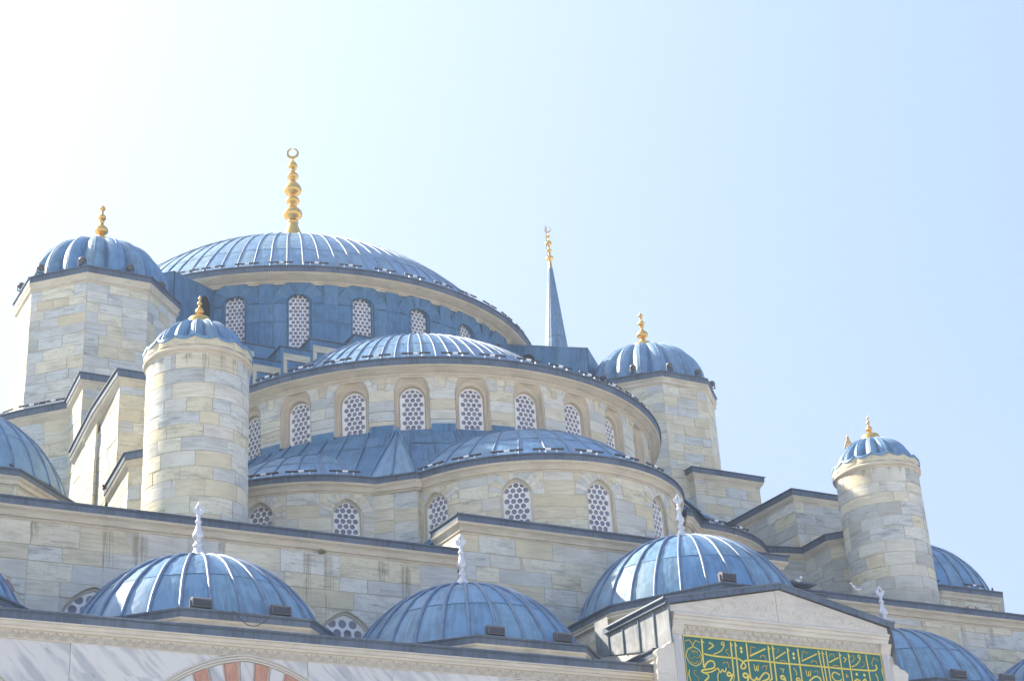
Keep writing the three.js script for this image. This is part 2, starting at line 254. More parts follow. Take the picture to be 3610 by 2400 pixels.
function cornice(parent, path, y0, y1, out, closed = false, mat = M.cornice) {
  const h = y1 - y0; mesh('cornice', sweepGeo(path, [[-0.1, y0 - .02], [0.03, y0], [0.05, y0 + h * .18], [0.10, y0 + h * .22], [0.11, y0 + h * .36], [out * .55, y0 + h * .6], [out * .62, y0 + h * .66], [out * .9, y0 + h * .82], [out, y1], [-0.2, y1 + .01]], closed), mat, parent);
}
function box(x0, x1, y0, y1, z0, z1) { const g = new THREE.BoxGeometry(x1 - x0, y1 - y0, z1 - z0); g.translate((x0 + x1) / 2, (y0 + y1) / 2, (z0 + z1) / 2); return g; }
function tube(points, r, n = 12, k = 6) { return new THREE.TubeGeometry(new THREE.CatmullRomCurve3(points), n, r, k); }
function lathe(pts, n = 20) { return new THREE.LatheGeometry(pts.map(([r, y]) => new THREE.Vector2(r, y)), n); }
// spherical lead dome: shell, sheets in lapped rows between rolls, rolls
function leadDome(parent, { cx, cz, yc, r, y0, n, rows, t0 = -180, t1 = 180, s0 = -100, s1 = 100, roll = 0.045, cap = 0.06 }) {
  const pm = Math.acos(clamp((y0 - yc) / r, -1, 1)), P = (t, f, d) => V(cx + (r + d) * Math.sin(f) * Math.sin(t), yc + (r + d) * Math.cos(f), cz + (r + d) * Math.sin(f) * Math.cos(t));
  mesh('dome_shell', patch((a, b) => P(rad(t0 + (t1 - t0) * a), pm * (1 - b) + 1e-4, -0.02), Math.ceil((t1 - t0) / 6), 14, (t1 - t0) / 180 * 3 * r, pm * r), M.lead[1], parent);
  const dt = (t1 - t0) / n, f = [pm, ...rows.map((k) => pm * k), cap];
  for (let i = 0; i < n; i++) {
    const a0 = t0 + dt * i, mid = a0 + dt / 2;
    if (mid > s0 && mid < s1) for (let j = 0; j < f.length - 1; j++) {
      const lift = rr(0.008, 0.016), bulge = rr(-0.006, 0.012), sk = rr(-.003, .003), mat = M.lead[Math.floor(rnd() * 4)], na = 3, nb = Math.max(2, Math.ceil((f[j] - f[j + 1]) * r / 0.8));
      const g0 = f[j] + (j ? rr(-.002, .006) : 0), g1 = f[j + 1] + .002;
      mesh('lead_sheet', patch((a, b) => P(rad(a0 + dt * a), g0 + (g1 - g0) * b + sk * (a - .5), lift * (1 - b) + 0.002 + bulge * Math.sin(Math.PI * a) * Math.sin(Math.PI * b)), na, nb, dt * Math.PI / 180 * r, (f[j] - f[j + 1]) * r), mat, parent);
    }
    const t = rad(a0), rj = roll * rr(.9, 1.12), tw = rr(-.004, .004), fm = Math.max(cap, 0.09);
    mesh('roll', tube(Array.from({ length: 9 }, (_, k) => P(t + tw * Math.sin(k * 1.7), pm - (pm - fm) * k / 8, rj * 0.45)), rj, 12, 6), M.rib, parent);
  }
}
// melon dome: bulging gores with a roll in each valley
function lobedDome(parent, { cx, cz, y0, R, H, n, amp, e = 0.85, seam = 0.45, lip = null }) {
  const P = (t, f, m, d = 0) => { const q = Math.pow(Math.sin(f), e) * (R * (1 + amp * m) + d); return V(cx + q * Math.sin(t), y0 + (H + d) * Math.cos(f), cz + q * Math.cos(t)); };
  const fm = Math.PI / 2, dt = 2 * Math.PI / n;
  for (let i = 0; i < n; i++) {
    const ta = dt * (i - 0.5), mat = M.lead[Math.floor(rnd() * 4)];
    for (const [fa, fb, l] of [[fm, fm * seam, .010], [fm * seam + .01, 0.03, 0]])
      mesh('lead_gore', patch((a, b) => { const f = fa + (fb - fa) * b, m = Math.pow(Math.sin(Math.PI * a), 0.7) - 0.5; return P(ta + dt * a, f, m * Math.min(1, f * 3.6), l * (1 - b)); }, 8, 7, dt * R, H), mat, parent);
    mesh('roll', tube(Array.from({ length: 8 }, (_, k) => P(ta, fm - (fm - .12) * k / 7, -.5 * Math.min(1, (fm - (fm - .12) * k / 7) * 3.6), 0.012)), 0.026, 12, 5), M.rib, parent);
    mesh('roll', tube(Array.from({ length: 8 }, (_, k) => P(ta + dt / 2, fm - (fm - .12) * k / 7, .5 * Math.min(1, (fm - (fm - .12) * k / 7) * 3.6), 0.0)), 0.022, 12, 5), M.rib, parent);
  }
}
// ---- pierced window: plaster grille with round bottle-glass panes, hexagonally packed
const grilleCache = {};
function grilleGeo(w, h, kind, cols, hole) {
  const key = [w, h, kind, cols, hole].join(); if (grilleCache[key]) return grilleCache[key];
  const f = arch[kind], rise = f(0) * w, sp = h - rise, shape = new THREE.Shape(), N = 16;
  shape.moveTo(-w, 0); shape.lineTo(w, 0); for (let i = 0; i <= N; i++) { const s = Math.cos(Math.PI * i / N); shape.lineTo(w * s, sp + w * f(s)); } shape.closePath();
  const pitch = 2 * (w - 0.05) / cols, r = pitch * hole, dy = pitch * 0.866, panes = [], m = 0.045;
  for (let j = 0, y = 0.07 + r; y < h; j++, y += dy) for (let i = -cols; i <= cols; i++) {
    const x = (i + (j % 2 ? 0.5 : 0)) * pitch; if (Math.abs(x) > w - m - r * 0.25) continue;
    const iw = w - m, at = (u) => sp - 0.0 + (w) * f(clamp(u / w, -1, 1)) - m * 1.3;
    if (y - r * 0.2 > at(x)) continue;
    const pts = []; let area = 0;
    for (let k = 0; k < 12; k++) { const u = clamp(x + r * Math.cos(k * Math.PI / 6), -iw, iw), vv = Math.min(y + r * Math.sin(k * Math.PI / 6), at(u)); pts.push(new THREE.Vector2(u, vv)); }
    for (let k = 0; k < 12; k++) { const p = pts[k], q = pts[(k + 1) % 12]; area += p.x * q.y - q.x * p.y; }
    if (area < r * r * 1.0) continue;
    const path = new THREE.Path(); path.setFromPoints(pts.slice().reverse()); path.closePath(); shape.holes.push(path); panes.push([x, y, pts]);
  }
  const g = new THREE.ExtrudeGeometry(shape, { depth: 0.06, bevelEnabled: false, curveSegments: 6 });
  const disc = (p) => { const sh = new THREE.Shape(p[2].map((q) => new THREE.Vector2(p[0] + (q.x - p[0]) * 1.12, p[1] + (q.y - p[1]) * 1.12))); return new THREE.ShapeGeometry(sh); };
  return grilleCache[key] = { g, panes: panes.map(disc), back: new THREE.ShapeGeometry(shape.clone ? Object.assign(shape.clone(), { holes: [] }) : shape) };
}
function windowAt(parent, S, c, y, depth, { w, h, kind, cols, hole = 0.40 }) {
  const { g, panes } = grilleGeo(w, h, kind, cols, hole), o = S.p(c, y, -depth), n = S.p(c, y, 1).sub(S.p(c, y, 0)).normalize(), win = mesh('window', g, M.plaster, parent);
  win.position.copy(o).addScaledVector(n, -0.06); win.rotation.y = Math.atan2(n.x, n.z);
  for (const p of panes) { const q = mesh('pane', p, pick(M.pane), win); q.position.z = 0.022; q.rotation.set(rr(-.02, .02), rr(-.02, .02), 0); }
  return win;
}
// recess between the wall face and the window: splayed reveal, inner frame
function niche(parent, S, o, y0, depth, inner, mat = M.niche, splay = 0) {
  const f = arch[o.kind], W = o.w + (o.over ?? 0), si = o.springIn ?? o.spring, prof = (t, w, sp) => { if (t < 0.25) return [o.c - w, y0 + (sp - y0) * t * 4]; if (t > 0.75) return [o.c + w, sp - (sp - y0) * (t - 0.75) * 4]; const s = -Math.cos((t - 0.25) * 2 * Math.PI); return [o.c + w * s, sp + w * f(s)]; };
  const strip = (wa, da, wb, db, sa = si, sb = si) => patch((a, b) => { const [u, v] = prof(1 - a, wa + (wb - wa) * b, sa + (sb - sa) * b); return S.p(u, v, da + (db - da) * b); }, 28, 1, 4, .5);
  const W2 = W - splay;
  mesh('reveal', mergeGeometries([strip(W, 0.02, W2, -depth * .55, o.spring, si + (o.spring - si) * .35), strip(W2, -depth * .55, W2, -depth * .551, si + (o.spring - si) * .35, si), strip(W2, -depth * .55, W2 - .07, -depth * .56), strip(W2 - .07, -depth * .56, W2 - .09, -depth), strip(W2 - .09, -depth, inner - .012, -depth - .002)]), mat, parent);
}
// ---- finials
function finial(parent, x, y, z, prof, mat, n = 18) { const m = mesh('finial', lathe(prof, n), mat, parent); m.position.set(x, y, z); return m; }
const bulb = (y, r, h, k = 8, skew = .8) => Array.from({ length: k + 1 }, (_, i) => { const t = i / k, q = Math.pow(t, skew); return [Math.max(.02, r * Math.pow(Math.sin(Math.PI * clamp(.09 + .86 * q, 0, 1)), .85)), y + h * t]; });
function crescentGeo(R, thick, gap, depth) {
  const s = new THREE.Shape(), N = 20, a0 = rad(90 + gap), a1 = rad(450 - gap);
  for (let i = 0; i <= N; i++) { const a = a0 + (a1 - a0) * i / N; s[i ? 'lineTo' : 'moveTo'](R * Math.cos(a), R * Math.sin(a)); }
  for (let i = N; i >= 0; i--) { const a = a0 + (a1 - a0) * i / N; const q = R - thick * (0.25 + 0.75 * Math.sin(Math.PI * i / N)); s.lineTo(q * Math.cos(a), q * Math.sin(a)); }
  const g = new THREE.ExtrudeGeometry(s, { depth, bevelEnabled: true, bevelSize: 0.012, bevelThickness: 0.012, bevelSegments: 2, curveSegments: 4 }); g.translate(0, 0, -depth / 2); return g;
}
// white finial with an openwork tulip head
function whiteFinial(parent, x, y, z, h, cover = 0.42) {
  const k = h / 1.39, f = finial(parent, x, y, z, [[cover, -.12], [cover * .96, -.02], [cover * .55, .06], [.17, .14], [.115, .22], [.10, .29], [.13, .31], [.14, .36], [.10, .40], [.085, .43], [.085, .50], [.12, .53], [.155, .60], [.14, .67], [.095, .76], [.07, .86], [.06, .95], [.085, .97], [.09, 1.0], [.07, 1.03], [.05, 1.05], [.05, 1.14], [.07, 1.18], [.02, 1.2]].map(([a, b]) => [a * Math.min(1.1, k), b * k]), M.silver);
  const s = new THREE.Shape(); s.moveTo(-.05, 0); [[-.13, .09], [-.15, .20], [-.09, .19], [-.06, .27], [0, .36], [.06, .27], [.09, .19], [.15, .20], [.13, .09], [.05, 0]].forEach(([a, b]) => s.lineTo(a * k, b * k)); s.closePath();
  const p = new THREE.Path(); p.moveTo(0, .10 * k); [[.05, .17], [0, .27], [-.05, .17]].forEach(([a, b]) => p.lineTo(a * k, b * k)); s.holes.push(p);
  const g = new THREE.ExtrudeGeometry(s, { depth: .035, bevelEnabled: true, bevelSize: .008, bevelThickness: .008, bevelSegments: 1 }); g.translate(0, 1.17 * k, -.0175);
  const e = mesh('emblem', g, M.silver, f); e.rotation.y = rad(-20); return f;
}
const goldProf = (k) => [[.34, -.10], [.33, -.02], [.26, .06], [.12, .12], [.075, .16], [.075, .22], ...bulb(.22, .17, .30), [.05, .54], [.045, .58], [.07, .60], [.05, .63], ...bulb(.63, .105, .19), [.035, .84], [.03, .88], [.05, .90], ...bulb(.91, .075, .14), [.01, 1.08]].map(([a, b]) => [a * k, b * k]);
// ---- lamps that sit on the eaves
const barProto = (() => {
  const o = new THREE.Group(); o.name = 'light_bar';
  for (const s of [-1, 1]) { const g = new THREE.CylinderGeometry(.04, .04, .47, 10); g.rotateZ(Math.PI / 2); g.translate(s * .32, .13, 0); mesh('lamp_tube', g, M.black, o); mesh('bracket', mergeGeometries([box(s * .30 - .02, s * .30 + .02, -.02, .11, -.025, .025), box(s * .30 - .03, s * .30 + .03, -.02, .0, -.06, .06)]), M.silver, o); }
  mesh('connector', box(-.10, .10, .09, .16, -.045, .045), M.whitePaint, o); return o;
})();
let barUsed = false;
function lightBar(x, y, z, t, label, group, lean = 0) { const b = barUsed ? barProto.clone() : barProto; barUsed = true; b.name = numbered('light_bar'); b.position.set(x, y, z); b.rotation.set(0, rad(t), lean); tag(b, label, 'light', group); scene.add(b); return b; }
const spotProto = (() => { const o = new THREE.Group(); const g = lathe([[.001, -.13], [.09, -.12], [.135, -.06], [.15, .02], [.14, .10], [.10, .14], [.001, .15]], 12); g.translate(0, .22, 0); mesh('lamp_body', g, M.lampGrey, o); const rg = new THREE.TorusGeometry(.15, .018, 6, 16); rg.rotateX(Math.PI / 2); rg.translate(0, .22, 0); mesh('lamp_ring', rg, M.black, o); mesh('bracket', mergeGeometries([box(-.17, -.14, 0, .24, -.02, .02), box(.14, .17, 0, .24, -.02, .02), box(-.17, .17, -.02, .01, -.03, .03)]), M.black, o); return o; })();
let spotUsed = false;
function spotLamp(x, y, z, t, label, group) { const b = spotUsed ? spotProto.clone() : spotProto; spotUsed = true; b.name = numbered('spot_lamp'); b.position.set(x, y, z); b.rotation.y = rad(t); tag(b, label, 'spotlight', group); scene.add(b); }
const floodProto = (() => { const o = new THREE.Group(); const s = new THREE.Shape(); [[-.09, 0], [.10, .0], [.12, .20], [-.02, .26], [-.12, .22]].forEach(([a, b], i) => s[i ? 'lineTo' : 'moveTo'](a, b)); const g = new THREE.ExtrudeGeometry(s, { depth: .50, bevelEnabled: true, bevelSize: .008, bevelThickness: .008, bevelSegments: 1 }); g.rotateY(-Math.PI / 2); g.translate(.25, .03, 0); mesh('lamp_housing', g, M.lampGrey, o); mesh('lamp_face', box(-.23, .23, .05, .20, .115, .13), M.black, o); mesh('bracket', mergeGeometries([box(-.30, -.27, -.02, .2, -.03, .03), box(.27, .30, -.02, .2, -.03, .03), box(-.3, .3, -.03, 0, -.04, .04)]), M.lampGrey, o); return o; })();
let floodUsed = false;
function floodLight(x, y, z, t, label, group) { const b = floodUsed ? floodProto.clone() : floodProto; floodUsed = true; b.name = numbered('flood_light'); b.position.set(x, y, z); b.rotation.y = rad(t); tag(b, label, 'floodlight', group); scene.add(b); }
const ordinal = ['first', 'second', 'third', 'fourth', 'fifth', 'sixth', 'seventh', 'eighth', 'ninth', 'tenth', 'eleventh', 'twelfth', 'thirteenth', 'fourteenth'];

// ================================================================ ground, hidden bulk of the hall
{ const g = new THREE.PlaneGeometry(1200, 1200, 1, 1); g.rotateX(-Math.PI / 2); const m = mesh('courtyard_floor', g, std(lin(.56, .555, .53), { map: T.stoneMid, roughness: 0.9 }), scene); m.userData = { label: 'pale stone paving of the courtyard', kind: 'structure' }; }
{
  const t = thing('prayer_hall', 'low hidden body of the hall under the domes behind the long wall', 'building');
  mesh('roof', box(-36, 36, 18.3, 18.8, -30, 30.0), M.leadDrum[1], t);
  mesh('wall', mergeGeometries([box(-36, -35, 0, 18.3, -30, 29.9), box(35, 36, 0, 18.3, -30, 29.9), box(-35, 35, 0, 18.3, -30, -29)]), M.mortar, t);
}

// ================================================================ the great dome and its drum
{
  const t = thing('great_dome', 'largest lead dome at the top, on a blue lead-clad drum of pierced windows', 'dome');
  const r = 12.3, S = cyl(0, 0, r), yEave = 38.42, ops = [];
  leadDome(t, { cx: 0, cz: 0, yc: 31.47, r: 14.10, y0: 38.6, n: 92, rows: [.80, .58, .36, .2], s0: -92, s1: 82, roll: .042 });
  const ring = circlePath(0, 0, 12.78, -180, 180, 4); ring.pop();
  eave(t, circlePath(0, 0, 12.8, -180, 180, 2.5), 38.42, 38.72, .17, 2.0);
  cornice(t, circlePath(0, 0, r, -180, 180, 3), 37.98 + .06, 38.42, .62);
  // drum core with window openings, then lead panels over it
  const w = 0.50, win = { w, h: 3.22, kind: 'low', cols: 4.2, hole: .42 }, dT = 360 / 26;
  for (let k = 0; k < 26; k++) ops.push({ c: r * rad(dT * (k - 13) + dT / 2), w: w + .06, ring: 0, spring: 37.22, kind: 'low', k });
  const vis = ops.filter((o) => Math.abs(o.c) < r * rad(100));
  const u1 = Math.PI * r, y0 = 30, y1 = 38.1, cutsAll = [-u1, ...vis.flatMap((o) => [o.c - o.w, o.c + o.w]), u1], gs = [];
  for (let k = 0; k < cutsAll.length - 1; k++) { const a = cutsAll[k], b = cutsAll[k + 1], ins = openTop(vis, (a + b) / 2) > -1e8; gs.push(patch((x, y) => { const u = a + (b - a) * x, lo = Math.max(y0, openTop(vis, u)); return S.p(u, lo + (y1 - lo) * y, -0.02); }, Math.max(3, ins ? 10 : Math.ceil((b - a) / .7)), 2, b - a, 8)); if (ins) gs.push(patch((x, y) => S.p(a + (b - a) * x, y0 + (34.6 - y0) * y, -0.02), 4, 1, b - a, 4)); }
  mesh('drum_core', mergeGeometries(gs), M.leadDrum[1], t);
  for (const o of vis) {
    windowAt(t, S, o.c, 34.55, 0.20, win); niche(t, S, { ...o, w: w + .05 }, 34.5, 0.20, w, M.leadDrum[0], 0);
    // arched hood of radial sheets
    const R1 = o.w + 0.05, R2 = 1.16, nS = 8, hood = (q, a, d) => S.p(o.c + q * Math.sin(a), 37.05 + q * Math.cos(a) * (0.98), d);
    for (let i = 0; i < nS; i++) { const a0 = rad(-88 + 176 * i / nS) + .008, a1 = rad(-88 + 176 * (i + 1) / nS) - .008, l = rr(.008, .02);
      mesh('lead_sheet', patch((x, y) => { const a = a0 + (a1 - a0) * x, q = R1 * (arch.low(Math.sin(a)) / Math.max(.3, Math.cos(a)) > 0 ? (0.78 + .22 * Math.abs(Math.sin(a))) : 1); return hood(q + (R2 - q) * y, a, l + .05 * (y)); }, 2, 2, .5, .6), pick(M.leadDrum), t); }
    mesh('roll', tube(Array.from({ length: 13 }, (_, i) => hood(R2 + .02, rad(-92 + 184 * i / 12), .06)), .03, 24, 5), M.leadDrum[2], t);
    // flat sheets beside and between the windows
    const half = r * rad(dT / 2);
    for (const [ua, ub] of [[-half, -R2 + .0], [-R2 + .01, -o.w - .01], [o.w + .01, R2 - .01], [R2, half]]) for (const [va, vb] of [[33.2, 34.72], [34.74, 36.1], [36.12, 37.02], [37.04, 38.05]]) {
      const inner = Math.abs((ua + ub) / 2) < R2 - .1; if (inner && va > 37) continue;
      const l = rr(.004, .016) + (inner ? .02 : .0), bev = inner ? -.0 : .05 * 0, m = pick(M.leadDrum), lo = va + rr(-.01, .01), sg = Math.sign(ua + ub);
      mesh('lead_sheet', patch((x, y) => { const u = ua + (ub - ua) * x; return S.p(o.c + u, lo + (vb - lo) * y, l + bev + (inner ? .05 * (Math.abs(u) - o.w) / (R2 - o.w) : .07)); }, 2, 1, ub - ua, vb - va), m, t);
    }
    for (const s of [-1, 1]) mesh('roll', tube(linspace(33.2, 37.0, 4).map((y) => S.p(o.c + s * (R2 + .02), y, .06)), .028, 6, 5), M.leadDrum[2], t);
  }
  // gilded finial of five bulbs and a crescent
  const fin = finial(t, 0, 45, 0, [[.80, .3], [.66, 1.6], [.50, 2.5], [.36, 2.9], [.29, 3.1], [.27, 3.2], [.32, 3.24], [.32, 3.29], [.26, 3.33], [.26, 3.40], ...bulb(3.41, .54, .88, 9, .9), [.24, 4.31], [.24, 4.38], ...bulb(4.39, .385, .61, 8, .85), [.21, 5.02], ...bulb(5.03, .50, .93, 9, .68), [.15, 5.98], ...bulb(6.0, .335, .54, 8, .9), [.15, 6.58], [.15, 6.69], ...bulb(6.7, .275, .58, 8, .68), [.05, 7.32], [.03, 7.42]], M.gold, 24);
  const cr = mesh('crescent', crescentGeo(.34, .13, 9, .06), M.gold, fin); cr.position.y = 7.74; cr.rotation.y = rad(-28);
}
[-44.2, -38.6, -31.5, -24.4, -17.2, -10.1, -2.7, 4.4, 11.8, 19.1, 26.4, 33.6, 41].forEach((a, i) => lightBar(12.88 * Math.sin(rad(a)), 38.78, 12.88 * Math.cos(rad(a)), a, `black light bar on the great dome eave, ${ordinal[i]} from the left`, 'light bars on the great dome eave'));

// lead-clad buttresses that lean from the drum to the towers
for (const s of [-1, 1]) {
  const t = thing('lead_buttress', s < 0 ? 'blue lead-clad buttress between the left tower and the great dome drum' : 'blue lead-clad buttress right of the great dome, below the spire', 'buttress');
  const dir = [s * Math.SQRT1_2, Math.SQRT1_2], nrm = [Math.SQRT1_2, -s * Math.SQRT1_2], w = 1.25, P = (q, k, y) => V(dir[0] * q + nrm[0] * k, y, dir[1] * q + nrm[1] * k), ytop = (q) => 38.0 - (q - 12.0) * .23;
  mesh('wall_core', mergeGeometries([-1, 1].map((k) => patch((a, b) => { const q = k * s * (s) > 0 ? 16.3 - 5 * a : 11.3 + 5 * a; return P(q, k * w, 30 + (ytop(q) - 30) * b); }, 3, 1, 5, 7)).concat([patch((a, b) => P(16.3, (1 - 2 * a) * w, 30 + (ytop(16.3) - 30) * b), 1, 1, 2.5, 7), patch((a, b) => P(11.3 + 5 * b, (1 - 2 * a) * w, ytop(11.3 + 5 * b)), 1, 1, 2.5, 5)])), M.leadDrum[1], t);
  for (const k of [-1, 1]) for (let i = 0; i < 6; i++) for (const [ya, yb] of [[33, 35.0], [35.02, 99]]) { const a0 = 11.6 + .78 * i, a1 = a0 + .765, l = rr(.02, .035); mesh('lead_sheet', patch((a, b) => { const q = a0 + (a1 - a0) * a, top = Math.min(yb, ytop(q) - .02); return P(q, k * (w + l), ya + (top - ya) * b); }, 1, 1, .8, 2), pick(M.leadDrum), t); }
  for (let i = 0; i < 3; i++) { const a0 = -w + .84 * i, l = rr(.02, .04); mesh('lead_sheet', patch((a, b) => P(16.3 + l, a0 + .82 * a, 32 + (ytop(16.3) - .03 - 32) * b), 1, 1, .8, 4), pick(M.leadDrum), t); }
  for (const k of [-1, 1]) mesh('roll', tube([P(11.6, k * w, ytop(11.6)), P(14, k * w, ytop(14)), P(16.3, k * w, ytop(16.3))], .05, 8, 5), M.rib, t);
  mesh('roll', tube([P(16.3, -w, ytop(16.3)), P(16.3, 0, ytop(16.3)), P(16.3, w, ytop(16.3))], .05, 6, 5), M.rib, t);
  // arched opening through the foot of the buttress
  const inn = -1, sh = new THREE.Shape(); sh.moveTo(-.42, 0); sh.lineTo(.42, 0); sh.lineTo(.42, 1.5); sh.absarc(0, 1.5, .42, 0, Math.PI, false); sh.closePath();
  const op = mesh('opening', new THREE.ExtrudeGeometry(sh, { depth: .02, bevelEnabled: false, curveSegments: 10 }), M.dark, t); const kk = s < 0 ? 1 : -1; const oo = P(13.2, kk * (w + .045), 35.3); op.position.copy(oo); op.rotation.y = Math.atan2(kk * nrm[0], kk * nrm[1]);
}

// ================================================================ stepped arch between the towers
{
  const t = thing('stepped_arch', 'lead-capped stepped wall with inset stone slabs below the great dome drum', 'wall');
  const zF = 14.0, steps = [[-11, -9.0, 31.3], [-9.0, -7.65, 32.0], [-7.65, -6.25, 32.68], [-6.25, -4.86, 33.44], [-4.86, -2.75, 34.06], [-2.75, 0, 34.62]];
  for (const sx of [-1, 1]) for (const [a, b, y] of steps) {
    const x0 = sx < 0 ? a : -b, x1 = sx < 0 ? b : -a;
    mesh('lead_step', box(x0, x1, 28, y, 12.0, zF), pick(M.leadDrum), t);
    mesh('eave_sheet', box(x0 - .05, x1 + .03, y, y + .05, 12.0, zF + .06), pick(M.eave), t);
    mesh('roll', tube([V(x1 - .02, y + .05, zF), V((x0 * .4 + x1 * .6), y + .02, zF - .02), V(x0 + .5, y - .75, zF + .03)].slice(0, 2).concat([]), .03, 4, 5), M.rib, t);
    const e0 = x0 + .12, e1 = x1 - .02;
    mesh('stone', box(e0, e1, y - .62, y - .30, zF, zF + .05), pick(stoneMats.beige), t); mesh('stone', box(e0, e0 + .17, y - 1.25, y - .63, zF, zF + .05), pick(stoneMats.cream), t);
    mesh('lead_sheet', box(e0 + .19, e1, y - 1.4, y - .66, zF, zF + .03), pick(M.leadDrum), t);
  }
  // sloping base of the drum behind the steps
  mesh('lead_step', box(-9.4, -5.95, 30, 34.1, 11.2, 12.45), M.leadDrum[2], t); mesh('eave_sheet', box(-9.4, -5.9, 34.1, 34.16, 11.2, 12.5), M.eave[1], t);
  mesh('stone', box(-8.9, -6.9, 33.2, 33.75, 12.45, 12.5), stoneMats.cream[1], t);
}

// ================================================================ semi-dome on its curved drum
{
  const t = thing('semi_dome', 'wide half dome with sunlit crown on a curved stone drum of arched windows', 'dome');
  const cz = 14.46, r = 10.15, S = cyl(0, cz, r);
  leadDome(t, { cx: 0, cz, yc: 24.3, r: 9.6, y0: 28.7, n: 45, rows: [.66, .36], t0: -98, t1: 98, s0: -98, s1: 98, roll: .044 });
  mesh('ledge', sweepGeo(circlePath(0, cz, 10.5, -98, 98, 4), [[0, 28.93], [-1, 28.96], [-2.3, 28.98]], false, false), M.lead[2], t);
  eave(t, circlePath(0, cz, 10.5, -98, 98, 2.8), 28.60, 28.90, .18, 2.0);
  cornice(t, circlePath(0, cz, r, -98, 98, 3), 28.26, 28.60, .5);
  const ops = []; for (let k = -7; k <= 7; k++) ops.push({ c: r * rad(13.2 * k - 1), w: .67, ring: .02, spring: 27.75, kind: 'round', flush: true });
  masonry(t, S, { u0: -r * rad(98), u1: r * rad(98), v0: 26.1, v1: 28.3, ops: ops.map((o) => ({ ...o, ring: .36 })), course: [.36, .46], len: [.6, 1.3], mix: { beige: .26, cream: .16, light: .18, grey: .30, dark: .06, rose: .04 }, step: .5 });
  for (const o of ops) {
    voussoirs(t, S, { ...o, ring: .36 }, 9, () => stoneMat({ beige: .3, light: .3, grey: .3, cream: .1 }), .012);
    niche(t, S, { ...o, springIn: 27.46 }, 26.12, .36, .47, M.niche, .06); windowAt(t, S, o.c, 26.17, .34, { w: .47, h: 1.77, kind: 'round', cols: 3.9, hole: .43 });
  }
  // lead skirt sloping from the drum down to the quarter domes
  const SK = (a, f, d = 0) => V((10.0 + 3.05 * f) * Math.sin(a) + d * Math.sin(a), 26.14 - 3.0 * f + d, cz + (10.0 + 3.05 * f) * Math.cos(a) + d * Math.cos(a));
  mesh('skirt_core', patch((a, b) => SK(rad(-74 + 148 * a), 1 - b), 60, 3, 40, 5), M.leadDrum[1], t);
  for (let i = 0; i < 32; i++) { const a0 = rad(-74 + 148 / 32 * i), a1 = a0 + rad(148 / 32) - .004; for (const [f0, f1] of [[0, .33], [.335, .68], [.685, 1]]) { const l = rr(.006, .02), j = rr(-.02, .02); mesh('lead_sheet', patch((a, b) => SK(a0 + (a1 - a0) * a, (f1 + j) + (f0 - f1 - j) * b, l), 2, 2, .9, 1.5), pick(M.leadDrum), t); } mesh('roll', tube([SK(a0, 0, .04), SK(a0, .5, .04), SK(a0, 1, .04)], .032, 6, 5), M.leadDrum[2], t); }
  for (const o of ops) mesh('lead_upstand', patch((a, b) => S.p(o.c + (a - .5) * 1.36, 25.85 + .30 * b, .05 - .25 * b), 3, 1, 1.4, .5), pick(M.leadDrum), t);
  for (const o of ops) mesh('lead_upstand', patch((a, b) => S.p(o.c + r * rad(13.2 / 2) + (a - .5) * .92, 25.9 + .42 * b, .045), 2, 1, .9, .5), pick(M.leadDrum), t);
}
[-59.6, -51.1, -42.8, -34.5, -26.2, -18, -10, -1.7, 6.4, 14.6, 22.9, 31, 39.2].forEach((a, i) => lightBar(10.56 * Math.sin(rad(a)), 28.96, 14.46 + 10.56 * Math.cos(rad(a)), a, `black light bar on the half dome eave, ${ordinal[i]} from the left`, 'light bars on the half dome eave'));

